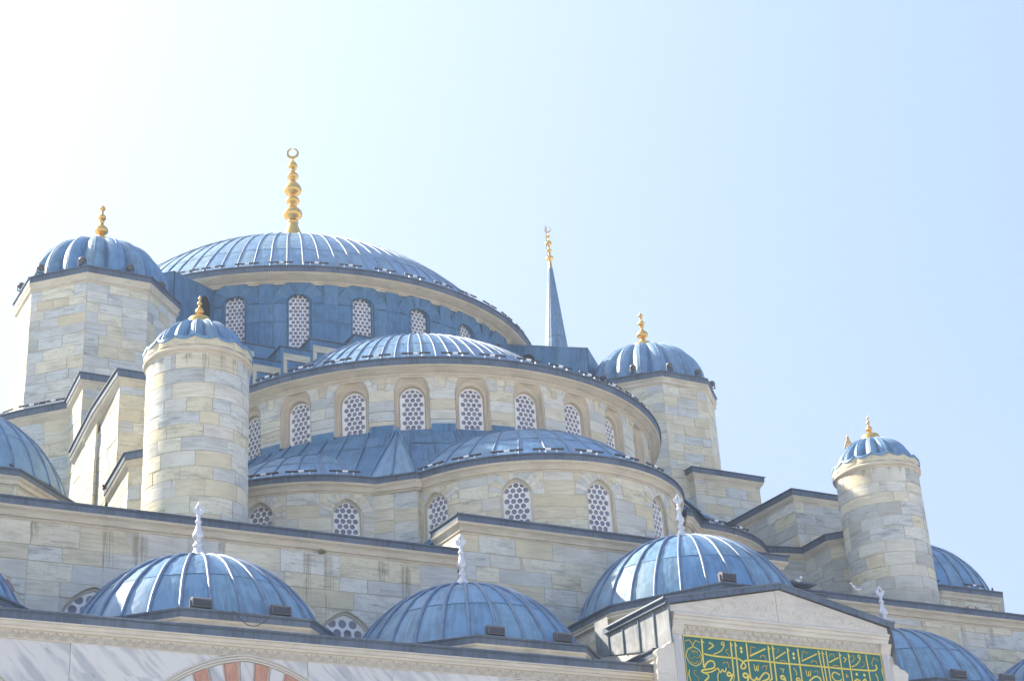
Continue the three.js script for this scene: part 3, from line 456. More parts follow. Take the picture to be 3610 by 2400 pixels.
// ================================================================ quarter domes below the semi-dome
for (const [cx, cz, turn, a0, a1, w0, label, bars, bl] of [
  [-0.42, 24.15, -1.5, -72, 78, 30, 'curved stone bay with tall pierced windows and low lead quarter dome, in the middle', [-63, -49, -35, -21, -6.5, 9, 24], 'middle curved bay'],
  [-6.97, 19.42, -50, -100, 2, 30, 'curved stone bay with lead quarter dome beside the left round turret', [-40.4, -27.5, -12.7], 'left curved bay'],
  [6.97, 19.42, 50, -2, 100, 30, 'curved stone bay with lead quarter dome behind the portal dome finial', [6, 20.1], 'right curved bay']]) {
  const mid = Math.abs(cx) < 1, r = mid ? 5.72 : 5.78, t = thing('quarter_dome', label, 'dome'), S = cyl(cx, cz, r);
  const tl = rad(a0) * r, tr = rad(a1) * r, ops = [];
  for (let k = -3; k <= 3; k++) { const d = mid ? 30.3 * k - 2.4 : (cx < 0 ? -1 : 1) * (11.7 + 30.8 * (k + 2)); if (d > a0 + 8 && d < a1 - 8) ops.push({ c: r * rad(d), w: .56, ring: .42, spring: 21.72, kind: 'pointed', flush: true }); }
  masonry(t, S, { u0: tl, u1: tr, v0: 18.8, v1: 22.6, ops, course: [.40, .52], len: [.7, 1.7], mix: MIX.warm, step: .45 });
  for (const o of ops) { voussoirs(t, S, o, 13, () => stoneMat({ beige: .22, light: .34, grey: .32, cream: .12 }), .012); niche(t, S, { ...o, w: .57 }, 19.4, .2, .5, M.frame, 0); windowAt(t, S, o.c, 20.05, .18, { w: .50, h: 2.26, kind: 'pointed', cols: 4.05, hole: .43 }); mesh('stone', block(S, linspace(o.c - .56, o.c + .56, 3), Array(4).fill(19.0), Array(4).fill(20.02), -.12), stoneMat(MIX.warm), t); }
  cornice(t, circlePath(cx, cz, r, a0, a1, 3.5), 22.52, 22.86, .30);
  eave(t, circlePath(cx, cz, r + .16, a0, a1, 3.5), 22.86, 23.12, .16, 1.9);
  leadDome(t, { cx, cz: mid ? 24.0 : cz, yc: mid ? 18.9 : 18.7, r: mid ? 7.05 : 7.03, y0: 22.95, n: 36, rows: [.72, .42], t0: -180, t1: 180, s0: a0 - 10, s1: a1 + 10, roll: .04 });
  bars.forEach((a, i) => lightBar(cx + (r + .2) * Math.sin(rad(a)), 23.16, cz + (r + .2) * Math.cos(rad(a)), a, `black light bar on the eave of the ${bl}, ${ordinal[i]} from the left`, 'light bars on the curved bay eaves'));
}
// lead valleys between the bays with a folded pyramid
for (const s of [-1, 1]) {
  const t = thing('lead_valley', s < 0 ? 'folded lead pyramid in the valley between left and middle bays' : 'folded lead valley between middle and right bays', 'roof');
  const ap = V(s * 5.4, 26.0, 23.62), b0 = V(s * 7.40, 23.13, 25.28), b1 = V(s * 6.12, 23.13, 26.38), mm = V(s * 6.76, 23.13, 25.84), tri = (A, B, C) => patch((a, b) => A.clone().lerp(B, a).lerp(C, b), 3, 3, 1.5, 3);
  mesh('lead_sheet', tri(...(s < 0 ? [b0, mm, ap] : [mm, b0, ap])), M.lead[2], t); mesh('lead_sheet', tri(...(s < 0 ? [mm, b1, ap] : [b1, mm, ap])), M.lead[3], t);
  for (const q of [b0, mm, b1]) mesh('roll', tube([ap, ap.clone().lerp(q, .5), q].map((p) => p.clone().add(V(0, .03, .02))), .045, 8, 5), M.leadDrum[2], t);
  const side = (a) => s < 0 ? a : a.map(([x, z]) => [-x - .45, z]).reverse(), path = side([[-7.9, 25.12], [-7.28, 25.17], [-6.05, 26.31], [-5.85, 26.31]]), wall = side([[-7.3, 25.08], [-6.62, 25.71], [-5.98, 26.27], [-5.8, 26.12]]);
  for (let i = 0; i < 3; i++) { const [A, B] = [wall[i], wall[i + 1]]; masonry(t, planar(A[0], A[1], Math.atan2(-(B[1] - A[1]), B[0] - A[0]) * 180 / Math.PI), { u0: 0, u1: Math.hypot(B[0] - A[0], B[1] - A[1]), v0: 18.8, v1: 22.55, course: [.4, .52], mix: MIX.warm }); } cornice(t, path, 22.52, 22.86, .2); eave(t, path, 22.86, 23.12, .22, 1.2);
}

// ================================================================ octagonal weight towers
for (const s of [-1, 1]) {
  const cx = s * 13.98, cz = 12.53, A = 3.05, L = s < 0;
  const t = thing('weight_tower', L ? 'tall octagonal stone tower with melon dome, at the upper left corner' : 'octagonal stone tower with melon dome right of the spire', 'tower');
  const yb = 27.5, y1 = 34.1, side = 2 * A * Math.tan(Math.PI / 8);
  for (let k = 0; k < 8; k++) {
    const a = 45 * k - 180, n = [Math.sin(rad(a)), Math.cos(rad(a))], S = planar(cx + n[0] * A - n[1] * side / 2, cz + n[1] * A + n[0] * side / 2, a);
    const shown = [-90, -45, 0, 45, 90].includes(a);
    if (shown) masonry(t, S, { u0: 0, u1: side, v0: yb, v1: y1, course: [.40, .54], len: [.55, 1.5], mix: L ? { grey: .36, beige: .26, cream: .16, light: .18, dark: .04 } : { beige: .34, cream: .26, grey: .24, rose: .06, light: .10 } });
    else mesh('wall_core', patch((p, q) => S.p(side * p, yb + (y1 - yb) * q, 0), 1, 1, side, 7), stoneMats.beige[1], t);
  }
  const path = polyPath(cx, cz, A / Math.cos(Math.PI / 8));
  cornice(t, path, 34.06, 34.44, .16, true); eave(t, path, 34.44, 34.75, .16, 1.4, true);
  mesh('roof', (() => { const g = new THREE.CylinderGeometry(2.6, 3.35, .22, 8); g.rotateY(rad(22.5)); g.translate(cx, 34.86, cz); return g; })(), M.lead[1], t);
  lobedDome(t, { cx, cz, y0: 34.9, R: 2.78, H: 2.55, n: 18, amp: .15 });
  finial(t, cx, 37.68, cz, goldProf(1.75), M.gold);
}
const spotL = [[-17.18, 12.4], [-16.86, 14.3], [-15.5, 15.55], [-13.55, 15.7], [-11.9, 14.7]], spotR = [[10.8, 13.4], [11.5, 15.0], [13.05, 15.85], [14.8, 15.75], [16.3, 14.8]];
spotL.forEach(([x, z], i) => spotLamp(x, 34.78, z, 0, `round grey spot lamp on the left octagonal tower eave, ${ordinal[i]} from the left`, 'spot lamps on the left tower'));
spotR.forEach(([x, z], i) => spotLamp(x, 34.78, z, 0, `round grey spot lamp on the right octagonal tower eave, ${ordinal[i]} from the left`, 'spot lamps on the right tower'));

// ================================================================ buttress walls below the towers
// faces: [x0, z0, x1, z1, topA, topB] walked left to right seen from outside
function wallBlock(name, label, faces, yb, { mix = MIX.warm, sun = [], lidY = null, extra = null, drop = 0.55 } = {}) {
  const t = thing(name, label, 'wall');
  for (const [x0, z0, x1, z1, ta, tb, noStone] of faces) {
    const L = Math.hypot(x1 - x0, z1 - z0), a = Math.atan2(-(z1 - z0), x1 - x0) * 180 / Math.PI, S = planar(x0, z0, a), tt = (u) => ta + (tb - ta) * u / L - drop;
    if (noStone) mesh('wall_core', patch((p, q) => S.p(L * p, yb + (tt(L * p) - yb) * q, 0), 2, 1, L, 5), stoneMats.beige[1], t);
    else masonry(t, S, { u0: 0, u1: L, v0: yb, v1: Math.max(ta, tb) - drop, top: ta === tb ? null : tt, course: [.42, .56], len: [.7, 1.7], mix });
  }
  // coping: cream moulding and lead lip along the tops
  const P = [[faces[0][0], faces[0][1], faces[0][4]], ...faces.map((f) => [f[2], f[3], f[5]])];
  for (let i = 0; i < P.length - 1; i++) {
    const path = [[P[i][0], P[i][1]], [P[i + 1][0], P[i + 1][1]]], before = i ? [P[i - 1][0], P[i - 1][1]] : null, after = i < P.length - 2 ? [P[i + 2][0], P[i + 2][1]] : null;
    const slope = (g) => { const p = g.attributes.position, dx = path[1][0] - path[0][0], dz = path[1][1] - path[0][1], L2 = dx * dx + dz * dz; for (let k = 0; k < p.count; k++) { const q = ((p.getX(k) - path[0][0]) * dx + (p.getZ(k) - path[0][1]) * dz) / L2; p.setY(k, p.getY(k) + P[i][2] + (P[i + 1][2] - P[i][2]) * q); } g.computeVertexNormals(); return toCreasedNormals(g, .5); };
    const mid = (prof) => { // mitred piece of the whole run
      const whole = [before, ...path, after].filter(Boolean), g = sweepGeo(whole, prof, false, false), n = prof.length; return [g, whole, n]; };
    const piece = (prof) => { const [, whole] = mid(prof), k = before ? 1 : 0, full = P.map((q) => [q[0], q[1]]); const n = full.length, outs = full.map((b, j) => { const f = (A, B) => { const d = [B[0] - A[0], B[1] - A[1]], l = Math.hypot(...d); return [-d[1] / l, d[0] / l]; }; const u1 = j ? f(full[j - 1], b) : f(b, full[j + 1]), u2 = j < n - 1 ? f(b, full[j + 1]) : u1, q = 1 + u1[0] * u2[0] + u1[1] * u2[1]; return [(u1[0] + u2[0]) / q, (u1[1] + u2[1]) / q]; });
      const pos = [], uv = [], idx = []; const Lp = Math.hypot(path[1][0] - path[0][0], path[1][1] - path[0][1]);
      for (let e = 0; e < 2; e++) { let w = 0; prof.forEach(([o, y], j) => { if (j) w += Math.hypot(o - prof[j - 1][0], y - prof[j - 1][1]); pos.push(P[i + e][0] + outs[i + e][0] * o, P[i + e][2] + y, P[i + e][1] + outs[i + e][1] * o); uv.push(e * Lp, w); }); }
      const q = prof.length; for (let j = 0; j < q - 1; j++) idx.push(j, q + j, q + j + 1, j, q + j + 1, j + 1);
      for (const e of [0, 1]) { const b = e * q; for (let j = 1; j < q - 1; j++) e ? idx.push(b, b + j + 1, b + j) : idx.push(b, b + j, b + j + 1); }
      return toCreasedNormals(geoFrom(pos, uv, idx), .5); };
    mesh('cornice', piece([[-.1, -.62], [.02, -.58], [.04, -.50], [.10, -.44], [.15, -.34], [.17, -.27], [-.1, -.26]]), M.cornice, t);
    mesh('eave_sheet', piece([[-.1, -.26], [.19, -.26], [.20, -.05], [.25, -.03], [.25, .0], [.18, .012], [-.5, .05]]), pick(M.eave), t);
  }
  if (lidY !== null) { const sh = new THREE.Shape(P.map((q) => new THREE.Vector2(q[0], -q[1]))); const g = new THREE.ShapeGeometry(sh); g.rotateX(-Math.PI / 2); const p = g.attributes.position; for (let k = 0; k < p.count; k++) p.setY(k, lidY); g.computeVertexNormals(); mesh('roof', g, M.lead[1], t); }
  extra?.(t); return t;
}
wallBlock('buttress_wall', 'stone plinth wall under the left octagonal tower, with lead eave', [[-34, 12.9, -19.0, 12.9, 28.2, 28.2], [-19.0, 12.9, -17.5, 15.5, 28.0, 28.0], [-17.5, 15.5, -16.0, 17.07, 28.0, 28.0]], 18.8, { mix: { beige: .38, cream: .26, grey: .24, light: .12 } });
wallBlock('buttress_wall', 'upper stepped buttress with a narrow sunlit face left of the round turret', [[-16.02, 15.5, -16.02, 18.81, 27.75, 28.46], [-16.02, 18.81, -13.4, 18.81, 28.46, 28.46]], 18.8, { mix: { beige: .30, cream: .22, grey: .34, light: .14 }, lidY: null });
wallBlock('buttress_wall', 'tall sunlit buttress wall with a steep lead coping beside the left round turret', [[-16.14, 18.6, -16.14, 21.4, 25.4, 26.04], [-16.0, 21.4, -16.0, 23.67, 26.04, 26.54], [-16.0, 23.67, -13, 23.67, 26.54, 26.54]], 18.8, { mix: { beige: .40, cream: .30, light: .20, grey: .10 } });
wallBlock('buttress_wall', 'low sunlit buttress wall at the foot of the left round turret', [[-16.0, 22.9, -16.0, 25.13, 22.45, 22.9], [-16.0, 25.13, -14.6, 26.6, 22.9, 22.9]], 18.8, { mix: { beige: .42, cream: .30, light: .18, grey: .10 } });
{ const g = tube([V(-16.28, 22.5, 23.1), V(-16.08, 22.3, 23.0), V(-16.06, 21.6, 22.6), V(-16.06, 20.4, 22.1), V(-16.06, 19, 21.7)], .05, 20, 6); solo('drain_pipe', 'thin dark drain pipe running down the sunlit buttress by the left turret', 'pipe', null, g, M.black); }
{ const g = mergeGeometries([box(-19.5, -19.28, 24, 28.0, 13.05, 13.2)]); solo('down_pipe', 'pale square downpipe on the wall behind the left corner dome', 'pipe', null, g, M.frame); }
wallBlock('buttress_wall', 'stone block with dark eave under the right octagonal tower', [[10.5, 12.6, 13.7, 14.3, 29.75, 29.75], [13.7, 14.3, 13.7, 16.0, 29.75, 29.75], [13.7, 16.0, 17.5, 16.0, 29.75, 29.75], [17.5, 16, 17.5, 10, 29.75, 29.75, true]], 18.8, { mix: { grey: .32, beige: .30, light: .18, dark: .10, cream: .10 } });
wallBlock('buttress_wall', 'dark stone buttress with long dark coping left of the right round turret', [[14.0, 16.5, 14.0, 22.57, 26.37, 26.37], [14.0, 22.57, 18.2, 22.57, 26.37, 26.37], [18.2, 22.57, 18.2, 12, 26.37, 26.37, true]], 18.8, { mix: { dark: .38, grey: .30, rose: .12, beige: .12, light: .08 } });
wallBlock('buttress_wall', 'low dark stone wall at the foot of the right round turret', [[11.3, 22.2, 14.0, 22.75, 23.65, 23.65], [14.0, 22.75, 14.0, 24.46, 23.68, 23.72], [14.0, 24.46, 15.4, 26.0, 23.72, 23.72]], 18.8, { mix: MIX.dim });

// ================================================================ round stair turrets
for (const s of [-1, 1]) {
  const cx = s * 14.48, cz = 27.39, r = 1.66, L = s < 0, S = cyl(cx, cz, r);
  const t = thing('stair_turret', L ? 'round stone turret with scalloped lead cap, left of the curved bays' : 'round stone turret with scalloped lead cap, at the right edge of the roofline', 'tower');
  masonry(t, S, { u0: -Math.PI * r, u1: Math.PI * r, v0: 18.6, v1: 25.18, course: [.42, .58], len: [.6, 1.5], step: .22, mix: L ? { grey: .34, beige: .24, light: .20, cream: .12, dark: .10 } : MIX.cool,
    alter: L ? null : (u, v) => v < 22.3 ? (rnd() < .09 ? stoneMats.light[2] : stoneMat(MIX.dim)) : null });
  mesh('moulding', sweepGeo(circlePath(cx, cz, r, -180, 179, 8), [[-.05, 25.1], [.02, 25.12], [.06, 25.2], [.12, 25.24], [.14, 25.31], [.11, 25.37], [.07, 25.39], [.07, 25.43]], true), M.cornice, t);
  for (let i = 0; i < 11; i++) stain(t, S, r * rad(-95 + 17 * i + rr(-3, 3)), 25.14, rr(.16, .34), rr(.25, L ? .9 : .45), i);
  const n = 16, wave = (a) => 1 - Math.abs(Math.sin(n * a / 2 + 0)), rw = (a) => 1.735 + .05 * Math.abs(Math.sin(n * a / 2));
  for (let i = 0; i < n; i++) {
    const a0 = 2 * Math.PI / n * i + .001, da = 2 * Math.PI / n - .002;
    mesh('parapet_stone', patch((p, q) => { const a = a0 + da * p, y1 = 25.62 + .13 * wave(a); return V(cx + rw(a) * Math.sin(a), 25.40 + (y1 - 25.40) * q, cz + rw(a) * Math.cos(a)); }, 7, 2, .7, .5), stoneMats.beige[1 + i % 2], t);
    mesh('lead_lip', patch((p, q) => { const a = a0 - .001 + (da + .002) * p, k = [[rw(a) + .015, 25.57 + .13 * wave(a)], [rw(a) + .04, 25.66 + .13 * wave(a)], [rw(a) - .03, 25.70 + .13 * wave(a)], [1.36, 25.78]][Math.round(q * 3)]; return V(cx + k[0] * Math.sin(a), k[1], cz + k[0] * Math.cos(a)); }, 8, 3, .7, .4), M.lead[i % 4], t);
  }
  lobedDome(t, { cx, cz, y0: 25.55, R: 1.45, H: 1.38, n: 16, amp: .19, e: .9, seam: .35 });
  finial(t, cx, 27.12, cz, [[.41, -.26], [.395, -.05], [.34, .04], [.18, .10], [.10, .13], [.09, .16], ...bulb(.17, .145, .25), [.05, .43], [.045, .46], ...bulb(.47, .085, .15), [.03, .63], ...bulb(.66, .06, .11), [.01, .80]].map(([a, b]) => [a * .98, b * 1.12]), M.gold);
}

// ================================================================ corner domes at the sides
for (const s of [-1, 1]) {
  const cx = s * 21.2, cz = 20.7, L = s < 0, A = 4.2, side = 2 * A * Math.tan(Math.PI / 8);
  const t = thing('corner_dome', L ? 'lead dome on a low octagon cut off by the left edge' : 'lead dome on a low octagon at the right edge behind the turret', 'dome');
  for (let k = 0; k < 8; k++) { const a = 45 * k - 180, n = [Math.sin(rad(a)), Math.cos(rad(a))], S = planar(cx + n[0] * (A - .2) - n[1] * side / 2, cz + n[1] * (A - .2) + n[0] * side / 2, a); const o = { c: side / 2, w: .62, ring: .55, spring: 20.0, kind: 'pointed' };
    if ([-45, 0, 45].includes(a)) { masonry(t, S, { u0: 0, u1: side, v0: 18.8, v1: 21.5, ops: [o], len: [.7, 1.5], mix: { beige: .4, cream: .35, light: .25 } }); voussoirs(t, S, o, 9, (i) => i % 2 ? M.brick : stoneMats.cream[1], .015); mesh('window_recess', patch((p, q) => S.p(side / 2 - .62 + 1.24 * p, 18.8 + 1.5 * q, -.15), 1, 1), M.pane[0], t); }
    else mesh('wall_core', patch((p, q) => S.p(side * p, 18.8 + 2.7 * q, 0), 1, 1, side, 3), stoneMats.beige[1], t); }
  const path = polyPath(cx, cz, (A - .2) / Math.cos(Math.PI / 8)); cornice(t, path, 21.42, 21.74, .2, true); eave(t, path, 21.74, 22.0, .2, 1.6, true);
  mesh('roof', (() => { const g = new THREE.CylinderGeometry(3.6, 4.3, .2, 8); g.rotateY(rad(22.5)); g.translate(cx, 22.08, cz); return g; })(), M.lead[1], t);
  leadDome(t, { cx, cz, yc: L ? 20.98 : 21.2, r: L ? 4.36 : 3.95, y0: L ? 22.03 : 22.1, n: 32, rows: [.72, .42], roll: .04 });
  [[-A * .55, A], [.3, A], [A * .45, A * .88], [A * .72, A * .68]].forEach(([dx, dz], i) => { if (L ? i : true) lightBar(cx + dx * .97, 22.06, cz + dz * .97, i > 1 ? 45 : 0, `black light bar on the eave of the ${L ? 'left' : 'right'} corner dome, ${ordinal[L ? i - 1 : i]} from the left`, 'light bars on the corner domes'); });
}
[[-18.7, 13.7, -60], [-18.05, 14.75, -60], [-17.2, 15.9, -44], [-16.55, 16.6, -44]].forEach(([x, z, a], i) => lightBar(x, 28.08, z, a, `black light bar on the eave under the left octagonal tower, ${ordinal[i]} from the left`, 'light bars on the tower plinth'));

// ================================================================ long front wall of the prayer hall
const facS = planar(0, 30.32, 0);
{
  const t = thing('facade_wall', 'long stained stone wall with cornice behind the two left portico domes', 'wall');
  const ops = [{ c: -18.35, w: .95, ring: .06, spring: 15.44, kind: 'pointed' }, { c: -10.57, w: .95, ring: .06, spring: 15.44, kind: 'pointed' }, { c: -22.3, w: 1.60, ring: .38, spring: 15.28, kind: 'pointed' }];
  masonry(t, facS, { u0: -29, u1: -6.65, v0: 13.4, v1: 18.36, ops, course: [.42, .60], len: [.7, 2.0], mix: { cream: .24, beige: .22, light: .26, grey: .24, rose: .04 } });
  for (const o of ops.slice(0, 2)) { niche(t, facS, { ...o, w: 1.0 }, 13.4, .16, .95, M.frame, 0); windowAt(t, facS, o.c, 13.6, .14, { w: .95, h: 2.92, kind: 'pointed', cols: 5.2, hole: .39 }); }
  voussoirs(t, facS, ops[2], 17, (i) => i % 2 ? M.brick : stoneMats.cream[2], .015); mesh('window_recess', patch((p, q) => facS.p(-23.9 + 3.2 * p, 13.4 + 3.4 * q, -.2), 1, 1), stoneMats.beige[1], t);
  [[-18.06, .42, 1.7], [-17.1, .55, 2.3], [-11.85, .34, 1.9], [-11.15, .40, 2.6], [-9.35, .30, 1.4], [-8.5, .42, 2.9], [-14.6, .3, .9], [-20.2, .3, .8]].forEach(([u, w, h], i) => stain(t, facS, u, 18.36, w, h, i));
  const path = [[-36, 30.32], [-6.6, 30.32]]; cornice(t, path, 18.34, 18.69, .26); eave(t, path, 18.69, 18.95, .26, 2.6);
  mesh('wall_core', box(-36, -29, 13.4, 18.36, 29.9, 30.32), stoneMats.beige[1], t);
}
{
  const t = thing('facade_wall', 'raised middle stretch of the stone front wall, left of the portal dome', 'wall');
  masonry(t, planar(-6.5, 30.34, 0), { u0: 0, u1: 13.0, v0: 13.4, v1: 19.55, course: [.44, .60], len: [.8, 2.2], mix: { cream: .26, beige: .24, light: .28, grey: .20, rose: .02 } });
  masonry(t, planar(-6.5, 28.8, -90), { u0: 0, u1: 1.54, v0: 18.6, v1: 19.55, mix: MIX.warm }); masonry(t, planar(6.5, 30.34, 90), { u0: 0, u1: 3, v0: 18.6, v1: 19.55, mix: MIX.warm });
  const path = [[-6.45, 28.6], [-6.45, 30.34], [6.45, 30.34], [6.45, 27.5]]; cornice(t, path, 19.53, 19.88, .26); eave(t, path, 19.88, 20.14, .26, 2.4);
  mesh('roof', box(-6.45, 6.45, 19.9, 20.1, 27.5, 30.34), M.leadDrum[1], t);
}
{
  const t = thing('facade_wall', 'right stretch of the stone front wall with dark eave, below the right round turret', 'wall');
  masonry(t, facS, { u0: 6.6, u1: 27, v0: 13.4, v1: 18.36, course: [.44, .60], len: [.9, 2.3], mix: { cream: .32, beige: .30, light: .22, grey: .14, rose: .02 } });
  { const g = box(6.35, 7.5, 18.98, 19.05, 30.35, 31.0); mesh('lead_flashing', g, M.eave[0], t); }
  [[8.9, .4, .8], [10.4, .5, 1.0], [14.86, .34, 1.7], [12.9, .3, .6], [16.3, .3, .9]].forEach(([u, w, h], i) => stain(t, facS, u, 18.36, w, h, i + 1));
  const path = [[6.55, 30.32], [36, 30.32]]; cornice(t, path, 18.34, 18.69, .26); eave(t, path, 18.69, 18.95, .26, 2.6); mesh('wall_core', box(27, 36, 13.4, 18.36, 29.9, 30.32), stoneMats.beige[1], t);
}
// plant rooted in the cornice
{ const gs = []; for (let i = 0; i < 60; i++) { const g = new THREE.PlaneGeometry(.035, .09); g.rotateX(rr(-1, 1)); g.rotateZ(rr(-1.6, 1.6)); g.translate(rr(-.08, .08), rr(-.06, .04), rr(0, .12)); gs.push(g); } const t = thing('wall_plant', 'small green plant tuft growing under the cornice of the left front wall', 'plant', null, [-11.45, 18.32, 30.5]); mesh('leaves', mergeGeometries(gs), std(lin(.22, .23, .10), { side: THREE.DoubleSide }), t).userData.kind = 'stuff'; mesh('stem', tube([V(0, -.05, -.1), V(.02, -.02, .0), V(.0, .04, .08)], .012, 6, 5), std(lin(.12, .09, .05)), t); }

// ================================================================ portico in front: marble wall, arches, frieze
const zP = 36.95;
const star = (() => { // carved motif: seven ridged leaves spread from a foot between two buds
  const pos = [], uv = [], kite = (x, y, ang, L, W, H) => { const c = Math.cos(ang), s = Math.sin(ang), P = (l, w, h) => [x + c * l - s * w, y + s * l + c * w, h], A = P(0, 0, 0), B = P(L * .55, W, 0), C = P(L, 0, 0), D = P(L * .55, -W, 0), T = P(L * .5, 0, H); for (const tr of [[A, T, B], [B, T, C], [C, T, D], [D, T, A]]) for (const q of [tr[0], tr[2], tr[1]].reverse().reverse()) { pos.push(...q); uv.push(q[0] + 1, q[1] + 1); } };
  for (const [ang, L] of [[90, .215], [52, .20], [128, .20], [18, .165], [162, .165]]) kite(0, -.10, rad(ang), L, .022, .03);
  for (const s of [-1, 1]) { kite(s * .172, .105, rad(-90), .15, .02, .025); kite(s * .172, .10, rad(-90 - s * 38), .12, .016, .022); }
  const g = new THREE.BufferGeometry(); g.setAttribute('position', new THREE.Float32BufferAttribute(pos, 3)); g.setAttribute('uv', new THREE.Float32BufferAttribute(uv, 2)); g.computeVertexNormals();
  if (g.attributes.normal.getZ(0) < 0) { const p = g.attributes.position.array; for (let i = 0; i < p.length; i += 9) for (let k = 0; k < 3; k++) { const q = p[i + k]; p[i + k] = p[i + 6 + k]; p[i + 6 + k] = q; } g.computeVertexNormals(); } return g;
})();
function friezeRun(t, x0, x1, y, z, sx = 1, sy = 1, skip = () => false) { const n = Math.round((x1 - x0) / (.355 * sx)), w = (x1 - x0) / n; for (let i = 0; i < n; i++) { const x = x0 + w * (i + .5); if (skip(x)) continue; const m = mesh('carved_motif', star, i % 7 < 5 ? M.marbleWarm : M.marblePlain, t); m.position.set(x, y, z); m.scale.set(w / .355, sy, 1); } }
function portico(label, x0, x1, bays, yTop, slabCuts) {
  const t = thing('portico_wall', label, 'wall'), S = planar(0, zP, 0), ops = bays.map((c) => ({ c, w: 2.95, ring: 1.0, spring: 8.55, kind: 'broad' }));
  const cuts = [x0, ...slabCuts, ...bays, x1].filter((v, i, a) => v >= x0 && v <= x1).sort((a, b) => a - b).filter((v, i, a) => !i || v - a[i - 1] > .05);
  const rows = [[0, 5], [5, 8.6], [8.62, 11.0], [11.02, 13.0]];
  for (const [ya, yb] of rows) for (let i = 0; i < cuts.length - 1; i++) {
    const a = cuts[i] + .005, b = cuts[i + 1] - .005, n = Math.ceil((b - a) / .22), us = linspace(a, b, n); let run = null; const runs = [];
    for (const u of us) { const lo = Math.max(ya, openTop(ops, u) - .02, ops.some((o) => Math.abs(u - o.c) < 3.95) ? 8.55 : -1); if (yb - lo > .03) { if (!run) runs.push(run = [[], [], []]); run[0].push(u); run[1].push(lo); run[2].push(yb); } else run = null; }
    for (const r of runs) if (r[0].length > 1) mesh('marble_slab', block(S, r[0], r[1], r[2], rr(0, .006), -.3), pick(M.marble), t);
  }
  for (const o of ops) {
    voussoirs(t, S, { ...o, ring: .86 }, 29, (i) => i % 2 ? M.porphyry : M.marble[i % 3], .03);
    const f = arch.broad, ringPts = (w, d) => linspace(-1, 1, 48).map((q) => { const s = Math.sin(q * Math.PI / 2); return V(o.c + w * s, o.spring + w * f(s), zP + d); });
    for (const [w, rr2] of [[3.85, .03], [3.91, .035], [3.97, .025]]) mesh('arch_moulding', tube(ringPts(w, .02), rr2, 60, 6), M.marblePlain, t);
    mesh('soffit', patch((p, q) => { const s = -Math.cos(p * Math.PI); return V(o.c + 2.95 * s, o.spring + 2.95 * f(s), zP - 1.0 * (1 - q) ); }, 30, 1, 9, 1), M.marblePlain, t);
    for (const e of [-1, 1]) { const col = mesh('column', lathe([[.55, 0], [.55, .3], [.42, .4], [.40, 7.2], [.46, 7.3], [.6, 8.0], [.62, 8.3]], 20), M.marble[0], t); col.position.set(o.c + e * 3.55, 0, zP - .45); }
  }
  { const cc = [x0, ...ops.flatMap((o) => [o.c - 2.97, o.c + 2.97]), x1].filter((v) => v >= x0 && v <= x1).sort((a, b) => a - b), gs = []; const o2 = ops.map((o) => ({ ...o, ring: .02 }));
    for (let i = 0; i < cc.length - 1; i++) gs.push(patch((p, q) => { const u = cc[i] + (cc[i + 1] - cc[i]) * p, lo = Math.max(openTop(o2, u), 8.5); return S.p(u, lo + (13.1 - lo) * q, -.02); }, 30, 1, 8, 4)); mesh('wall_core', mergeGeometries(gs), M.marblePlain, t); }
  mesh('back_wall', box(x0, x1, 8.6, 13.5, zP - 1.2, zP - 1.0), M.marblePlain, t);
  friezeRun(t, x0, x1, 13.125, zP + .02, 1, 1); mesh('frieze_ground', box(x0, x1, 13.0, 13.25, zP - .6, zP + .02), M.marbleWarm, t);
  const path = [[x0, zP], [x1, zP]];
  mesh('cornice', sweepGeo(path, [[-.4, 13.235], [.07, 13.24], [.09, 13.29], [.13, 13.31], [.15, 13.38], [.2, 13.40], [.2, 13.43], [-.4, 13.44]]), M.marblePlain, t);
  eave(t, path, 13.43, 13.68, .2, 2.0);
  mesh('roof', patch((p, q) => V(x0 + (x1 - x0) * p, 13.66 + .4 * q, zP - .1 - 6.2 * q), 1, 1, 20, 6), M.lead[1], t);
  return t;
}
portico('white marble portico wall with carved frieze and red and white arch, along the bottom left', -37, -4.06, [-32.8, -24.6, -16.25, -8.1], 13.6, [-28.6, -20.7, -12.2, -22.5, -14.6]);
portico('white marble portico wall right of the portal', 4.06, 37, [8.3, 16.6, 24.8, 33], 13.6, [12.4, 20.6, 28.8]);

